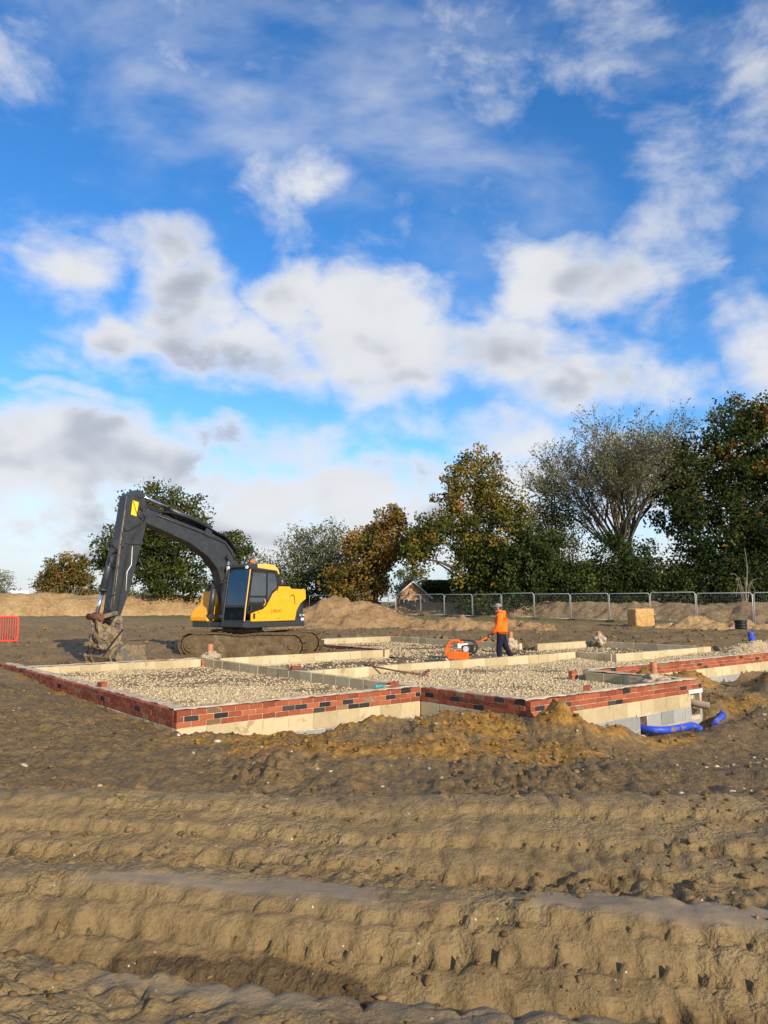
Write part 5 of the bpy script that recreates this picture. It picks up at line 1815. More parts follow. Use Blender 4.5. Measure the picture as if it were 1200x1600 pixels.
# ------------------------------------------------------------------ bunds, heaps
def ridge(name, pts, widths, heights, mat, seed, label, cat, step=0.22, amp=0.25, kind=None):
    """bank of soil along a polyline, its own mesh"""
    ps = spline(pts, 12)
    n = len(ps)
    tt = np.linspace(0, 1, n)
    W = np.interp(tt, np.linspace(0, 1, len(widths)), widths)
    H = np.interp(tt, np.linspace(0, 1, len(heights)), heights)
    seglen = sum((ps[i + 1] - ps[i]).length for i in range(n - 1))
    m = max(20, int(seglen / step))
    ts = np.linspace(0, 1, m)
    px = np.interp(ts, tt, [p.x for p in ps]); py = np.interp(ts, tt, [p.y for p in ps])
    W = np.interp(ts, tt, W); H = np.interp(ts, tt, H)
    tx = np.gradient(px); ty = np.gradient(py)
    ln = np.hypot(tx, ty); nx = -ty / ln; ny = tx / ln
    k = 40
    us = np.linspace(-1, 1, k)
    X = px[:, None] + nx[:, None] * us[None] * W[:, None]
    Y = py[:, None] + ny[:, None] * us[None] * W[:, None]
    g = height(X.ravel(), Y.ravel())[0].reshape(X.shape)
    nn = fbm(X * 0.5, Y * 0.5, 5, seed)
    fine = fbm(X * 2.2, Y * 2.2, 4, seed + 2)
    shp = np.clip(1 - np.abs(us + 0.12 * nn) ** 1.6, 0, 1) ** 0.85
    endf = np.minimum(1, np.minimum(ts, 1 - ts)[:, None] * 9)
    Z = g - 0.12 + shp * endf * (H[:, None] * (1 + amp * nn) + 0.10 * fine + 0.12)
    Z = np.where(np.abs(us)[None] > 0.97, g - 0.15, Z)
    V = np.stack([X.ravel(), Y.ravel(), Z.ravel()], 1)
    i = np.arange(m * k).reshape(m, k)
    F = np.stack([i[:-1, :-1].ravel(), i[:-1, 1:].ravel(), i[1:, 1:].ravel(), i[1:, :-1].ravel()], 1)[:, ::-1]
    o = mesh_np(name, V, F, mat, smooth=True)
    return tag(o, label, cat, kind=kind)


def V3(x, y):
    return Vector((x, y, 0))


ridge('soil_bund', [V3(-75, 66), V3(-50, 70), V3(-28, 74), V3(-12, 80), V3(-4, 90)], [3.6, 3.6, 3.4, 3.0, 2.5], [2.1, 2.15, 2.1, 1.9, 1.4], M['bund'], 3,
      'long tan soil bund behind the excavator at the left', 'bund', 0.3, 0.06)
ridge('soil_bund', [V3(-2, 80), V3(8, 71), V3(18, 61.5), V3(28, 52.5), V3(42, 40)], [2.6, 2.8, 2.8, 2.8, 2.8], [1.25, 1.30, 1.25, 1.3, 1.4], M['bund2'], 5,
      'brown soil bund behind the mesh fence at the right', 'bund', 0.25, 0.08)


def heap(name, c, rx, ry, h, mat, seed, label, cat, peaks=(), rz=0.0, n=70):
    u = np.linspace(-1, 1, n)
    U, Vv = np.meshgrid(u, u)
    cs, sn = math.cos(rz), math.sin(rz)
    X = c[0] + (U * rx) * cs - (Vv * ry) * sn
    Y = c[1] + (U * rx) * sn + (Vv * ry) * cs
    g = height(X.ravel(), Y.ravel())[0].reshape(X.shape)
    nn = fbm(X * 0.7, Y * 0.7, 5, seed)
    S = 0
    for (pu, pv, ru, rv, hh) in (peaks or [(0, 0, 0.55, 0.55, 1.0)]):
        q = np.sqrt(((U - pu) / ru) ** 2 + ((Vv - pv) / rv) ** 2 + 0.02)
        S = np.maximum(S, hh * np.clip(1 - 0.62 * q - 0.12 * nn, 0, 1))
    rim = np.maximum(np.abs(U), np.abs(Vv))
    Z = g - 0.10 + h * S * (1 + 0.10 * nn) + 0.14 * fbm(X * 2.5, Y * 2.5, 4, seed + 1) * (S > 0.02) * np.clip(S * 6, 0, 1)
    Z = np.where(rim > 0.99, g - 0.2, Z)
    V = np.stack([X.ravel(), Y.ravel(), Z.ravel()], 1)
    i = np.arange(n * n).reshape(n, n)
    F = np.stack([i[:-1, :-1].ravel(), i[:-1, 1:].ravel(), i[1:, 1:].ravel(), i[1:, :-1].ravel()], 1)
    o = mesh_np(name, V, F, mat, smooth=True)
    return tag(o, label, cat)


heap('soil_heap', (-1.9, 44.5), 5.4, 4.2, 2.05, M['heap'], 7, 'big brown spoil heap to the right of the excavator', 'heap',
     [(-0.20, 0, 0.45, 0.5, 1.0), (0.10, 0.05, 0.45, 0.5, 0.86), (0.5, 0.1, 0.4, 0.45, 0.40), (-0.6, 0, 0.3, 0.45, 0.55)])
heap('soil_heap', (5.2, 41.5), 4.2, 1.8, 0.75, M['heap'], 9, 'low sandy spoil heap in front of the fence behind the worker', 'heap', [(-0.3, 0, 0.5, 0.6, 1.0), (0.4, 0, 0.5, 0.6, 0.8)])
heap('soil_heap', (19.2, 42.0), 4.4, 1.6, 0.95, M['bund'], 11, 'yellowish spoil heap by the fence right of the tan block', 'heap', [(-0.35, 0, 0.35, 0.6, 1.0), (0.1, 0, 0.5, 0.6, 0.75), (0.6, 0, 0.3, 0.5, 0.5)])
heap('soil_heap', (-13.0, 62.0), 5.0, 2.4, 1.5, M['bund2'], 13, 'small brown spoil heap in front of the left bund beside the boom', 'heap', [(0.3, 0, 0.5, 0.6, 1.0)])

# tan block standing by the fence
bxx, byy = 15.3, 44.5
bb = MB().box((-0.62, -0.5, -0.05), (0.62, 0.5, 1.03))
bo2 = bb.build('sand_block', M['sand'], None, 0.10, 4)
bo2.location = (bxx, byy, hz(bxx, byy)); bo2.rotation_euler = (R(2), R(-2), R(12))
sb = bo2.modifiers.new('sub', 'SUBSURF'); sb.subdivision_type = 'SIMPLE'; sb.levels = 4; sb.render_levels = 4
tx = bpy.data.textures.new('lumpy', 'CLOUDS'); tx.noise_scale = 0.3
dm = bo2.modifiers.new('disp', 'DISPLACE'); dm.texture = tx; dm.strength = 0.10; dm.mid_level = 0.5
tag(bo2, 'square tan block standing in front of the mesh fence', 'block')
# broken rocks beside it
for i, (x, y, s_) in enumerate([(17.3, 43.2, .42), (16.6, 42.6, .26), (18.0, 42.4, .34), (16.9, 42.2, .2), (18.6, 42.9, .24)]):
    v, f = lump_np((0, 0, s_ * 0.4), (s_ * 1.2, s_, s_ * 0.75), 20 + i, 0.4, 2)
    o = mesh_np('rock', v, f, M['concrete'] if i % 2 else M['bund'], loc=(x, y, hz(x, y)))
    tag(o, ['largest tan rock in the rubble right of the tan block', 'small grey rock at the left of the rubble', 'middle-sized tan rock at the right of the rubble', 'smallest grey rock at the front of the rubble', 'small tan rock at the far right of the rubble'][i], 'rock', 'rocks in the rubble')

# ------------------------------------------------------------------ temporary mesh fence
posts = [(-7.7, 76.5), (-4.6, 75.6), (-1.75, 74.2), (1.15, 72.7), (3.45, 70.3), (5.45, 67.6), (7.65, 64.6), (9.7, 61.6), (11.8, 58.6), (13.95, 55.8), (16.0, 53.0), (18.0, 50.4), (20.1, 48.0), (22.5, 45.4), (25.2, 43.0)]
FENCE_LABELS = ['leftmost mesh fence panel, half hidden by the excavator body', 'mesh fence panel behind the crest of the big spoil heap', 'mesh fence panel behind the right shoulder of the big spoil heap',
    'mesh fence panel directly in front of the gabled house', 'mesh fence panel just right of the gabled house', 'mesh fence panel in front of the level dark hedge', 'mesh fence panel just left of the worker\'s cap',
    'mesh fence panel directly behind the worker', 'first mesh fence panel to the right of the worker', 'second mesh fence panel to the right of the worker', 'mesh fence panel ending at the tan block\'s left side',
    'mesh fence panel rising behind the tan block', 'mesh fence panel behind the yellowish spoil heap', 'rightmost mesh fence panel, beyond the black drum']
PW, PH = 3.46, 2.0
mb = MB()
rr_ = 0.028
fo_ = [(-PW / 2, 0, 0.05), (-PW / 2, 0, PH - 0.10), (-PW / 2 + 0.10, 0, PH), (PW / 2 - 0.10, 0, PH), (PW / 2, 0, PH - 0.10), (PW / 2, 0, 0.05)]
mb.tube(fo_, rr_, 8)
mb.tube([(-PW / 2, 0, 0.16), (PW / 2, 0, 0.16)], rr_ * 0.7, 8)
fme_o = mb.build('frame', M['steel'])
FR_ME = fme_o.data
bpy.data.objects.remove(fme_o)
mb = MB()
for i in range(1, 34):
    x = -PW / 2 + PW * i / 34
    mb.tube([(x, 0, 0.16), (x, 0, PH)], 0.0013, 3, caps=False)
for j in range(1, 9):
    z = 0.16 + (PH - 0.16) * j / 9
    mb.tube([(-PW / 2, 0, z), (PW / 2, 0, z)], 0.0013, 3, caps=False)
wme_o = mb.build('mesh_infill', M['steel'])
WI_ME = wme_o.data
bpy.data.objects.remove(wme_o)
mb = MB().prism([(-0.35, 0), (-0.33, 0.10), (-0.28, 0.13), (0.28, 0.13), (0.33, 0.10), (0.35, 0)], -0.11, 0.11)
ft_o = mb.build('foot', M['black_plastic'])
FT_ME = ft_o.data
bpy.data.objects.remove(ft_o)
nf = len(posts) - 1
for i in range(nf):
    (x0, y0), (x1, y1) = posts[i], posts[i + 1]
    cx, cy = (x0 + x1) / 2, (y0 + y1) / 2
    zz = max(hz(x0, y0), hz(x1, y1)) * 0.5 + 0.5 * hz(cx, cy)
    an = math.atan2(y1 - y0, x1 - x0)
    lab = FENCE_LABELS[i]
    r_ = empty('fence_panel', (cx, cy, zz), an, lab, 'fence panel', 'temporary fence panels')
    sx_ = math.hypot(x1 - x0, y1 - y0) / PW * 0.975
    for nm_, me_ in (('frame', FR_ME), ('mesh_infill', WI_ME)):
        o = child(nm_, me_, r_, (0, 0, 0))
        o.scale = (sx_, 1, 1)
        if nm_ == 'mesh_infill': o['kind'] = 'stuff'
    child('foot', FT_ME, r_, (-PW / 2 * sx_, 0, 0), math.pi / 2)

# red plastic barrier at the left
r_ = empty('barrier', (-15.55, 29.6, hz(-15.55, 29.6) + 0.02), R(8), 'red plastic mesh barrier at the left edge', 'barrier')
w_, h_ = 2.0, 1.05
mb = MB().tube(spline([(-w_ / 2, 0, 0.12), (-w_ / 2, 0, 0.9), (-w_ / 2 + 0.1, 0, h_), (0, 0, h_), (w_ / 2 - 0.1, 0, h_), (w_ / 2, 0, 0.9), (w_ / 2, 0, 0.22), (w_ / 2 - 0.1, 0, 0.12), (0, 0, 0.12), (-w_ / 2, 0, 0.12)], 4), 0.035, 8)
mb.build('frame', M['barrier'], r_)
for i in range(1, 22):
    x = -w_ / 2 + w_ * i / 22
    MB().box((x - 0.008, -0.008, 0.14), (x + 0.008, 0.008, h_ - 0.03)).build('bar', M['barrier'], r_)
for x in (-0.7, 0.7):
    MB().box((x - 0.04, -0.3, 0.0), (x + 0.04, 0.3, 0.06)).build('foot', M['barrier'], r_)
    MB().box((x - 0.03, -0.03, 0.0), (x + 0.03, 0.03, 0.14)).build('foot_post', M['barrier'], r_)

# ------------------------------------------------------------------ trees
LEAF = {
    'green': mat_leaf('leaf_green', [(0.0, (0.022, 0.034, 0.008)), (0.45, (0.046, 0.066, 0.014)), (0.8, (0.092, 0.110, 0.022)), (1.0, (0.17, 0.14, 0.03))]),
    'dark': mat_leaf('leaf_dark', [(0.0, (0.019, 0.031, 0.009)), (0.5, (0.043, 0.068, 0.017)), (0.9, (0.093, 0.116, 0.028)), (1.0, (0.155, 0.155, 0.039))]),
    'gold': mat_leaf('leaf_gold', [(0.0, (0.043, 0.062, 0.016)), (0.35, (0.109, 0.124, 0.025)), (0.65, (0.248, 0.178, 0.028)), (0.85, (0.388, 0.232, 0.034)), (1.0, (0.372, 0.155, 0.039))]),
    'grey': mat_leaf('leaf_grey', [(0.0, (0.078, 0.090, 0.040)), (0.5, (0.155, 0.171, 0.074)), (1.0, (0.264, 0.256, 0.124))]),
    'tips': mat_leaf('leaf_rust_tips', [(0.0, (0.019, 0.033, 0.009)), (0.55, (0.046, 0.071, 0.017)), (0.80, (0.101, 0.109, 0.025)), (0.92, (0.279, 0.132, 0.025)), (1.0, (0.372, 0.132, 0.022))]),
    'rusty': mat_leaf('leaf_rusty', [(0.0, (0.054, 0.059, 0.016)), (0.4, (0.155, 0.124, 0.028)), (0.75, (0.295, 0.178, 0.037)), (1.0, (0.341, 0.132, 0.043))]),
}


def leaves_np(cent, n_per, spread, size, rg, tone_c, flat=0.8, tone_j=0.13):
    m = len(cent)
    idx = np.repeat(np.arange(m), n_per)
    n = len(idx)
    off = np.clip(rg.normal(0, 1, (n, 3)), -1.5, 1.5) * spread[idx][:, None] * np.array([1, 1, flat])
    c = cent[idx] + off
    u = rg.normal(0, 1, (n, 3)); u /= np.linalg.norm(u, axis=1, keepdims=True)
    w = rg.normal(0, 1, (n, 3)); w -= u * (u * w).sum(1, keepdims=True); w /= np.linalg.norm(w, axis=1, keepdims=True)
    s_ = size * rg.uniform(0.55, 1.35, n)[:, None]
    a = c - u * s_ * 0.5; b = c + w * s_ * 0.34 + u * s_ * 0.05; d_ = c + u * s_ * 0.55; e = c - w * s_ * 0.34 + u * s_ * 0.05
    V = np.stack([a, b, d_, e], 1).reshape(-1, 3)
    F = np.arange(n * 4).reshape(n, 4)
    tone = np.clip(tone_c[idx] + rg.normal(0, tone_j, n), 0, 1)
    return V, F, np.repeat(tone, 4)


def tree(name, X, Y, blobs, label, leaf='green', clumps=260, per=60, size=0.24, cr=0.55, trunk=0.35, seed=1, bark='bark', limbs=16, cat='tree', twigs=True, top_tone=0.0, shell=2.4, group='trees behind the site', tone0=0.5, hgt=None, sway=0.0, sizej=1.0):
    """blobs: (dx, dy, z, rx, ry, rz) ellipsoids that make up the crown, metres"""
    rg = np.random.default_rng(seed)
    z0 = 0.45
    root = empty(name, (X, Y, z0), 0, label, cat, group)
    B = np.array(blobs, dtype=float)
    vol = (B[:, 3] * B[:, 4] * B[:, 5]) ** 0.8
    pick = rg.choice(len(B), clumps, p=vol / vol.sum())
    dirs = rg.normal(0, 1, (clumps, 3)); dirs /= np.linalg.norm(dirs, axis=1, keepdims=True)
    rad = rg.random(clumps) ** (1 / shell)
    cen = B[pick, :3] + dirs * rad[:, None] * B[pick, 3:6]
    cen[:, 2] = np.maximum(cen[:, 2], 0.25)
    zt = (B[:, 2] + B[:, 5]).max()
    zl = (B[:, 2] - B[:, 5]).min()
    # trunk
    tb = MB()
    cx = (B[:, 0] * vol).sum() / vol.sum(); cy = (B[:, 1] * vol).sum() / vol.sum()
    npt = 9
    th_ = zt * 0.80
    tp = [Vector((cx * (k / (npt - 1)) ** 1.5 + rg.normal(0, 0.08) * (k > 0), cy * (k / (npt - 1)) ** 1.5 + rg.normal(0, 0.08) * (k > 0), -0.6 + (th_ + 0.6) * k / (npt - 1))) for k in range(npt)]
    tr = [trunk * (1.45 if k == 0 else 1.0) * (1 - 0.86 * k / (npt - 1)) + 0.02 for k in range(npt)]
    tb.tube(tp, tr, 9)
    # limbs towards clumps spread over the crown
    sel = []
    order = rg.permutation(clumps)
    for i in order:
        if all(np.linalg.norm(cen[i] - cen[j]) > zt * 0.10 for j in sel):
            sel.append(i)
        if len(sel) >= limbs: break
    lp_all = []
    for i in sel:
        c = Vector(cen[i])
        hh = min(th_ * 0.95, max(zt * 0.12, c.z * rg.uniform(0.35, 0.62)))
        t = (hh + 0.6) / (th_ + 0.6) * (npt - 1)
        k = min(npt - 2, int(t))
        a = tp[k].lerp(tp[k + 1], t - k)
        mid = a.lerp(c, 0.5) + Vector((rg.normal(0, .3), rg.normal(0, .3), (c - a).length * 0.12))
        pts = spline([a, mid, c], 4)
        r0 = max(0.05, trunk * 0.42 * rg.uniform(0.6, 1.1) * (1 - 0.5 * hh / th_))
        tb.tube(pts, [r0 * (1 - 0.85 * q / (len(pts) - 1)) for q in range(len(pts))], 6, caps=False)
        lp_all += [np.array(q[:]) for q in pts[2:]]
    lp = np.array(lp_all)
    if twigs:
        for i in range(clumps):
            j = np.argmin(((lp - cen[i]) ** 2).sum(1))
            a = Vector(lp[j]); c = Vector(cen[i])
            if (c - a).length < 0.2: continue
            mid = a.lerp(c, 0.5) + Vector((rg.normal(0, .12), rg.normal(0, .12), rg.normal(0.1, .1)))
            tb.tube([a, mid, c + (c - a) * 0.25], [0.045, 0.03, 0.012], 3, caps=False)
    tb.build('trunk', M[bark], root)
    clumps_per = per
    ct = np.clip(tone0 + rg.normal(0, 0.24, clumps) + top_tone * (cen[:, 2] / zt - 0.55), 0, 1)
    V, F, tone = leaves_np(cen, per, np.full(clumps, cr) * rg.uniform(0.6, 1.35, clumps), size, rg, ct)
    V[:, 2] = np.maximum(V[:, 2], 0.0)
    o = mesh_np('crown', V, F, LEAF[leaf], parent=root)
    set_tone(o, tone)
    return root


def px(p_, d_):
    return (p_ - 600.0) * d_ / 1155.0


# big green oak behind the boom
tree('oak_tree', px(245, 75), 75, [(0.6, 0, 9.6, 4.4, 3.8, 4.0), (-2.8, 0, 6.8, 3.4, 3.0, 2.8), (2.9, 0, 6.6, 2.9, 3.0, 3.0), (-4.6, 0, 5.6, 1.6, 1.8, 1.6), (0.6, -1, 4.2, 3.8, 3.0, 2.0), (3.6, 0, 3.2, 2.0, 2.0, 1.6)],
     'large dark green oak seen behind the excavator boom', 'green', 300, 80, 0.30, 0.62, 0.35, 11, tone0=0.42, top_tone=0.35)
tree('tree', px(362, 86), 86, [(0, 0, 6.6, 2.2, 2.2, 3.2), (0.8, 0, 3.4, 2.4, 2.2, 2.4)],
     'smaller dark green tree just left of the excavator cab', 'dark', 130, 70, 0.30, 0.55, 0.25, 12, tone0=0.55)
tree('oak_tree', px(106, 112), 112, [(0, 0, 6.3, 3.4, 3, 2.4), (-2.4, 0, 4.2, 2.0, 2, 1.9), (2.3, 0, 4.4, 2.1, 2, 1.9), (0, 0, 2.6, 3.8, 2.6, 1.8)],
     'round autumn-brown oak standing alone left of the bucket arm', 'rusty', 170, 70, 0.34, 0.55, 0.3, 13, tone0=0.36, top_tone=0.25)
tree('tree', px(6, 135), 135, [(0, 0, 5.0, 1.8, 2, 2.0), (-2, 0, 3.4, 2.2, 2, 1.6)],
     'thin grey-green tree at the far left edge of the view', 'grey', 70, 26, 0.30, 0.5, 0.16, 14, tone0=0.45, bark='bark_pale')
# sparse trees over the hedge
tree('ash_tree', px(412, 92), 92, [(0, 0, 6.0, 2.6, 2, 2.2), (2, 0, 4.4, 2.2, 2, 2.2)],
     'thin bare grey tree just right of the cab roof', 'grey', 100, 20, 0.22, 0.5, 0.14, 15, tone0=0.4, bark='bark_pale', limbs=26)
tree('ash_tree', px(470, 84), 84, [(0, 0, 7.6, 2.4, 2.2, 2.6), (1.6, 0, 5.4, 2.4, 2.2, 2.6), (-1.4, 0, 4.2, 2.2, 2, 2.4)],
     'feathery grey-green tree above the exhaust', 'grey', 170, 34, 0.24, 0.5, 0.18, 16, tone0=0.35, bark='bark_pale', limbs=26)
tree('ash_tree', px(512, 82), 82, [(0, 0, 7.8, 2.2, 2.2, 2.6), (0.6, 0, 5.0, 2.6, 2.2, 3.0)],
     'feathery grey tree left of the golden oak', 'grey', 150, 34, 0.24, 0.5, 0.18, 17, tone0=0.30, bark='bark_pale', limbs=24)
tree('oak_tree', px(585, 74), 74, [(-0.6, 0, 6.2, 3.4, 3, 2.6), (2.0, 0, 6.6, 2.6, 2.2, 1.6), (1.5, 0, 9.8, 1.5, 1.4, 1.3), (2.6, 0, 8.6, 1.3, 1.3, 1.2), (0.4, 0, 8.6, 1.1, 1.1, 1.0), (-1.8, 0, 3.2, 3.2, 3, 2.0), (3.6, 0, 7.2, 1.4, 1.2, 1.2)],
     'golden brown oak with a knotted top in the middle of the tree line', 'rusty', 270, 70, 0.28, 0.50, 0.42, 18, tone0=0.48, top_tone=0.3)
tree('tree', px(640, 100), 100, [(0, 0, 3.9, 2.0, 2, 2.2), (0.4, 0, 2.2, 2.3, 2, 1.6)],
     'pale grey-green bushy tree beside the gabled house', 'grey', 120, 46, 0.26, 0.45, 0.18, 19, tone0=0.35, bark='bark_pale')
# tall oak
tree('oak_tree', px(742, 68), 68, [(0.5, 0, 13.2, 2.5, 2.3, 2.5), (-1.6, 0, 11.4, 2.2, 2, 1.8), (2.2, 0, 10.2, 2.6, 2.2, 2.2), (-2.4, 0, 8.4, 3.2, 2.4, 2.0), (-4.6, 0, 7.4, 2.0, 1.8, 1.8), (1.4, 0, 7.2, 3.8, 3, 2.8), (-5.0, 0, 5.6, 1.7, 1.4, 1.6), (3.8, 0, 9.0, 1.6, 1.6, 1.6), (0.6, 0, 4.2, 2.9, 2.6, 2.8), (2.6, 0, 2.6, 3.0, 2.4, 2.4), (0.2, 0, 1.8, 2.0, 2.0, 1.6)],
     'tall ragged oak turning gold, right of the gabled house', 'gold', 430, 72, 0.27, 0.50, 0.5, 20, tone0=0.36, top_tone=0.62, limbs=26)
tree('ash_tree', px(862, 70), 70, [(0.2, 0, 11.4, 2.2, 2.0, 3.4), (-1.4, 0, 8.6, 2.2, 2, 2.8), (1.6, 0, 8.4, 2.2, 2, 3.0), (0, 0, 5.2, 3.2, 2.6, 2.8)],
     'thin grey-green tree between the tall oak and the bare ash', 'grey', 260, 36, 0.22, 0.50, 0.26, 21, tone0=0.28, limbs=30)
tree('hedge_tree', px(838, 66), 66, [(0, 0, 4.6, 3.6, 2.6, 3.4), (1.5, 0, 2.6, 4.0, 2.6, 2.4), (-1.5, 0, 6.2, 2.0, 2, 2.0)],
     'dark bushy tree under the thin grey-green tree', 'dark', 260, 70, 0.26, 0.5, 0.3, 22, tone0=0.42)


def ash(name, X, Y, H, spread, label, seed, n_main=9, leaf='grey', leaf_size=0.20, per=7, bark='bark_pale', cat='tree', fork=0.33):
    """open crown of fine rising branches with few leaves left"""
    rg = random.Random(seed)
    root = empty(name, (X, Y, 0.45), 0, label, cat, 'trees behind the site')
    tb = MB()
    tips = []

    def grow(p, d, L, r0, lev):
        pts = [p]
        q = p.copy(); dd = d.copy()
        ns = 5
        for i in range(ns):
            dd = (dd + Vector((rg.gauss(0, .20), rg.gauss(0, .20), rg.gauss(0.05, .10)))).normalized()
            q = q + dd * (L / ns)
            pts.append(q.copy())
        rs = [max(0.011, r0 * (1 - 0.72 * i / ns)) for i in range(ns + 1)]
        tb.tube(pts, rs, 6 if lev < 2 else 4 if lev < 3 else 3, caps=False)
        if lev >= 2:
            tips.extend(pts[2:])
        if lev < 4:
            nb = (0, 6, 6, 6)[lev] if lev else 0
            for k in range(nb):
                t = rg.uniform(0.3, 1.0)
                i = min(ns - 1, int(t * ns))
                a = pts[i].lerp(pts[i + 1], t * ns - i)
                ax = Vector((rg.gauss(0, 1), rg.gauss(0, 1), rg.gauss(0, .5))).normalized()
                nd = (dd + ax * rg.uniform(0.45, 0.85)).normalized()
                nd.z = nd.z * 0.8 + 0.22
                grow(a, nd.normalized(), L * rg.uniform(0.42, 0.60), max(0.014, rs[i] * 0.55), lev + 1)
    # trunk then rising main limbs
    base = [Vector((0, 0, -0.6)), Vector((0.1, 0, H * fork * 0.6)), Vector((0.0, 0.1, H * fork * 1.2))]
    tb.tube(base + [Vector((0.05, 0.1, H * fork * 1.6))], [0.48, 0.36, 0.26, 0.10], 10)
    for k in range(n_main):
        an = 2.399963 * k + rg.uniform(-.2, .2)
        el_ = ((k + 0.5) / n_main) ** 0.6
        d = Vector((math.cos(an) * spread * el_, math.sin(an) * spread * 0.8 * el_, 1.0 - 0.25 * el_)).normalized()
        st_ = base[1].lerp(base[2], rg.uniform(0.2, 1.35))
        grow(st_, d, H * (1 - fork) * rg.uniform(0.72, 0.80), 0.15, 1)
    tb.build('trunk', M[bark], root)
    cen = np.array([t[:] for t in tips])
    r2 = np.random.default_rng(seed)
    V, F, tone = leaves_np(cen, per, np.full(len(cen), 0.16), leaf_size, r2, np.clip(0.5 + r2.normal(0, .2, len(cen)), 0, 1))
    o = mesh_np('crown', V, F, LEAF[leaf], parent=root)
    set_tone(o, tone)
    return root


ash('ash_tree', px(972, 68), 68, 16.5, 0.64, 'tall half-bare ash with fine rising branches', 5, 22, per=1, leaf_size=0.19, bark='bark_ash')
tree('hedge_tree', px(965, 66), 66, [(0, 0, 4.0, 4.2, 2.6, 3.6), (-3.0, 0, 2.4, 3.4, 2.6, 2.4), (3.6, 0, 2.6, 3.4, 2.6, 2.6)],
     'dark ivy-green bushy tree at the foot of the bare ash', 'dark', 320, 70, 0.26, 0.5, 0.3, 23, tone0=0.35)
tree('oak_tree', px(1142, 66), 66, [(2.4, 0, 16.4, 4.2, 3.6, 4.2), (-1.8, 0, 13.0, 3.8, 3.4, 3.8), (3.4, 0, 10.0, 5.4, 4, 5.0), (-4.0, 0, 9.4, 3.0, 3, 2.8), (-3.6, 0, 12.0, 2.2, 2.2, 2.0), (-1.6, 0, 6.0, 4.0, 3.2, 3.0), (3.5, 0, 5.0, 5.2, 3.4, 4.0), (-0.6, 0, 3.0, 4.0, 2.8, 2.6), (6.5, 0, 13.0, 3.5, 3.4, 4.0), (8.0, 0, 8, 4.0, 3.4, 6.0)],
     'massive dark green oak with rust-tipped top at the right edge', 'tips', 720, 96, 0.30, 0.62, 0.6, 24, tone0=0.40, top_tone=0.45, limbs=30)
# dense dark growth along the field edge under the trees: one mass
rg_ = np.random.default_rng(77)
cs = []
for p_, dd_, hh_ in ((345, 88, 3.4), (372, 86, 4.0), (395, 84, 4.6), (430, 83, 4.4), (465, 82, 4.6), (500, 80, 4.8), (540, 78, 5.0), (560, 76, 4.4), (760, 67, 3.6), (800, 66, 4.4), (840, 66, 4.6), (880, 66, 4.4), (920, 66, 4.6), (960, 66, 4.4), (1000, 65, 4.6), (1040, 65, 4.4), (1080, 64, 4.0), (1120, 64, 4.4), (1160, 63, 4.2), (1200, 62, 4.2), (1240, 62, 4.0)):
    m_ = 46
    cs.append(np.stack([px(p_, dd_) + rg_.normal(0, 1.5, m_), dd_ + rg_.normal(1.0, 1.2, m_), 0.4 + hh_ * rg_.random(m_) ** 0.9], 1))
cs = np.concatenate(cs)
V, F, tone = leaves_np(cs, 46, np.full(len(cs), 0.48), 0.27, rg_, np.clip(rg_.normal(0.5, .2, len(cs)), 0, 1))
V[:, 2] = np.maximum(V[:, 2], 0.35)
o = mesh_np('undergrowth', V, F, LEAF['dark'])
set_tone(o, tone)
tag(o, 'dark tangled undergrowth along the foot of the tree line', 'undergrowth', kind='stuff')
# clipped hedge between the house and the tall oak
cs = np.stack([rg_.uniform(px(662, 92), px(748, 92), 380), 92 + rg_.normal(0, .7, 380), 0.4 + 4.0 * rg_.random(380)], 1)
V, F, tone = leaves_np(cs, 50, np.full(len(cs), 0.34), 0.26, rg_, np.clip(rg_.normal(0.45, .15, len(cs)), 0, 1))
V[:, 2] = np.clip(V[:, 2], 0.35, 4.55)
o = mesh_np('hedge', V, F, LEAF['dark'])
set_tone(o, tone)
tag(o, 'level dark green hedge right of the gabled house', 'hedge')
# far hedges at the left
cs = []
for k in range(150):
    xx = rg_.uniform(px(-60, 150), px(420, 150))
    cs.append(np.stack([xx + rg_.normal(0, 1.4, 8), 150 + rg_.normal(0, 2, 8), 0.4 + (2.9 + 1.1 * math.sin(xx * 0.21) + 0.7 * math.sin(xx * .53)) * rg_.random(8)], 1))
cs = np.concatenate(cs)
V, F, tone = leaves_np(cs, 22, np.full(len(cs), 0.55), 0.45, rg_, np.clip(rg_.normal(0.45, .2, len(cs)), 0, 1))
o = mesh_np('far_hedge', V, F, LEAF['grey'])
set_tone(o, tone)
tag(o, 'distant grey-green hedgerow along the horizon at the left', 'hedge', kind='stuff')
# pale bare stems in front of the round oak
tb = MB()
for k in range(46):
    x = rg_.normal(0, 2.2); h_ = rg_.uniform(1.6, 3.6)
    l_ = rg_.normal(0.25, 0.35)
    tb.tube([(x, 0, 0), (x + l_ * .4, 0, h_ * .5), (x + l_ * h_ * .4, rg_.normal(0, .2), h_)], [0.06, 0.045, 0.015], 4, caps=False)
r_ = empty('bare_shrub', (px(110, 98), 98, 0.45), 0, 'clump of pale bare stems in front of the round brown oak', 'shrub')
tb.build('stems', M['bark_pale'], r_)
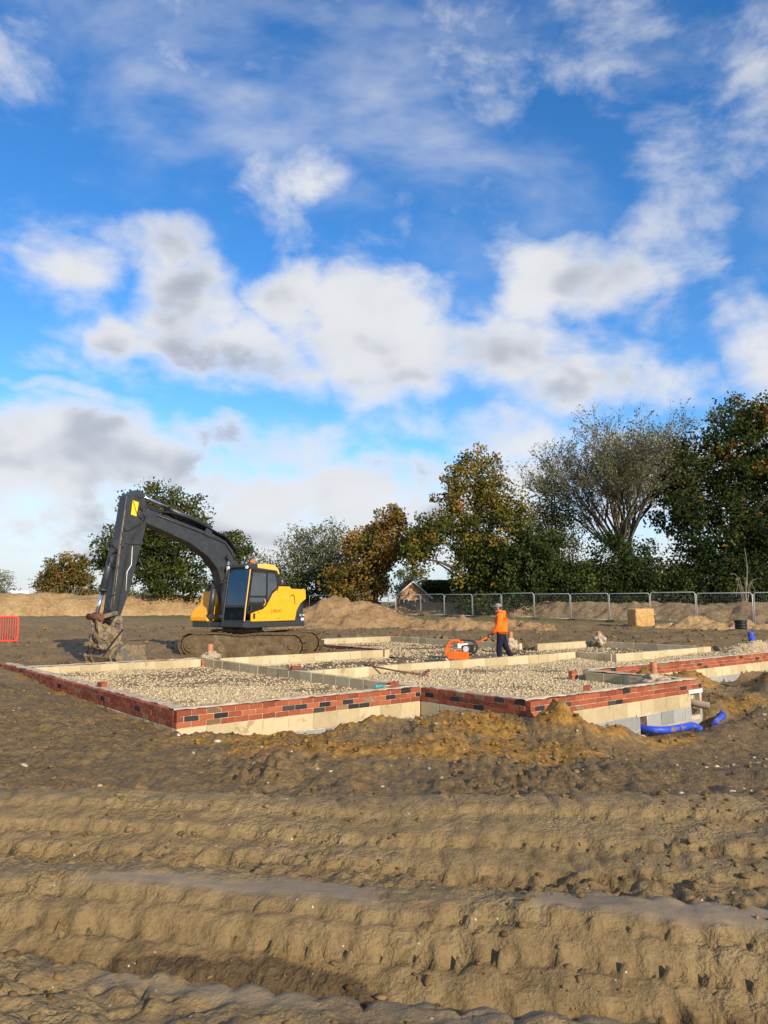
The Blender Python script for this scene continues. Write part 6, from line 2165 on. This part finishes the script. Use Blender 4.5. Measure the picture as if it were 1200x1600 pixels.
# bare pale sapling by the right-hand fence
tb = MB()
for k in range(7):
    a_ = rg_.normal(0, .28)
    tb.tube(spline([(0, 0, 0.2), (a_ * 0.6, 0, 1.4), (a_ * 1.6, 0, 2.2 + rg_.uniform(0, 1.2)), (a_ * 3.0, 0.1, 2.6 + rg_.uniform(-1.5, 1.2))], 3), 0.025, 4, caps=False)
tb.tube(spline([(0, 0, 0), (0.1, 0, 2), (0.3, 0, 4.0), (0.2, 0, 5.6)], 3), [0.08, .08, .07, .06, .06, .05, .04, .03, .03, .02], 5)
r_ = empty('bare_sapling', (px(1160, 58), 58, 0.45), 0, 'pale bare sapling drooping behind the fence at the right', 'tree')
tb.build('stems', M['bark_pale'], r_)

# ------------------------------------------------------------------ gabled house
hx, hy = px(645, 86), 86
hs = empty('gabled_house', (hx, hy, 0.4), 0, 'brick house with white-edged gable beyond the fence', 'house')
hs.scale = (0.80, 0.80, 0.80)
wl = MB()
wl.prism([(-2.35, 0), (2.35, 0), (2.35, 2.55), (0, 4.55), (-2.35, 2.55)], 0, 8)
wl.build('wall', M['brickwall'], hs)
rf = MB()
for s_ in (-1, 1):
    rf.prism([(0, 4.62), (s_ * 2.75, 2.28), (s_ * 2.75, 2.40), (0, 4.78)][::s_], -0.25, 8.3)
ro_ = rf.build('roof', M['tile'], hs)
for s_ in (-1, 1):
    bb_ = MB()
    bb_.prism([(0, 4.60), (s_ * 2.78, 2.22), (s_ * 2.78, 2.42), (0, 4.82)][::s_], -0.32, -0.255)
    bb_.build('bargeboard', M['white'], ro_)
for x in (-1.3, 1.0):
    w_o = MB().box((x - 0.65, -0.06, 1.2), (x + 0.65, -0.004, 2.25)).build('window', M['white'], hs)
    for q in (-1, 1):
        MB().box((x + q * 0.31 - 0.26, -0.075, 1.28), (x + q * 0.31 + 0.26, -0.062, 2.17)).build('pane', M['window'], w_o)
MB().box((-0.55, -0.05, 0.0), (0.2, -0.004, 2.0)).build('door', M['window'], hs)
# small white shed at the far left
wsx, wsy = px(19, 118), 118
ws = empty('white_shed', (wsx, wsy, 0.45), R(-25), 'small white gabled shed behind the bund at the far left', 'shed')
MB().prism([(-1.1, 0), (1.1, 0), (1.1, 1.8), (0.25, 3.0), (-1.1, 1.9)], 0, 3).build('wall', M['white'], ws)
MB().prism([(0.25, 3.04), (1.3, 1.7), (1.3, 1.78), (0.25, 3.14)], -0.1, 3.1).build('roof', M['white'], ws)
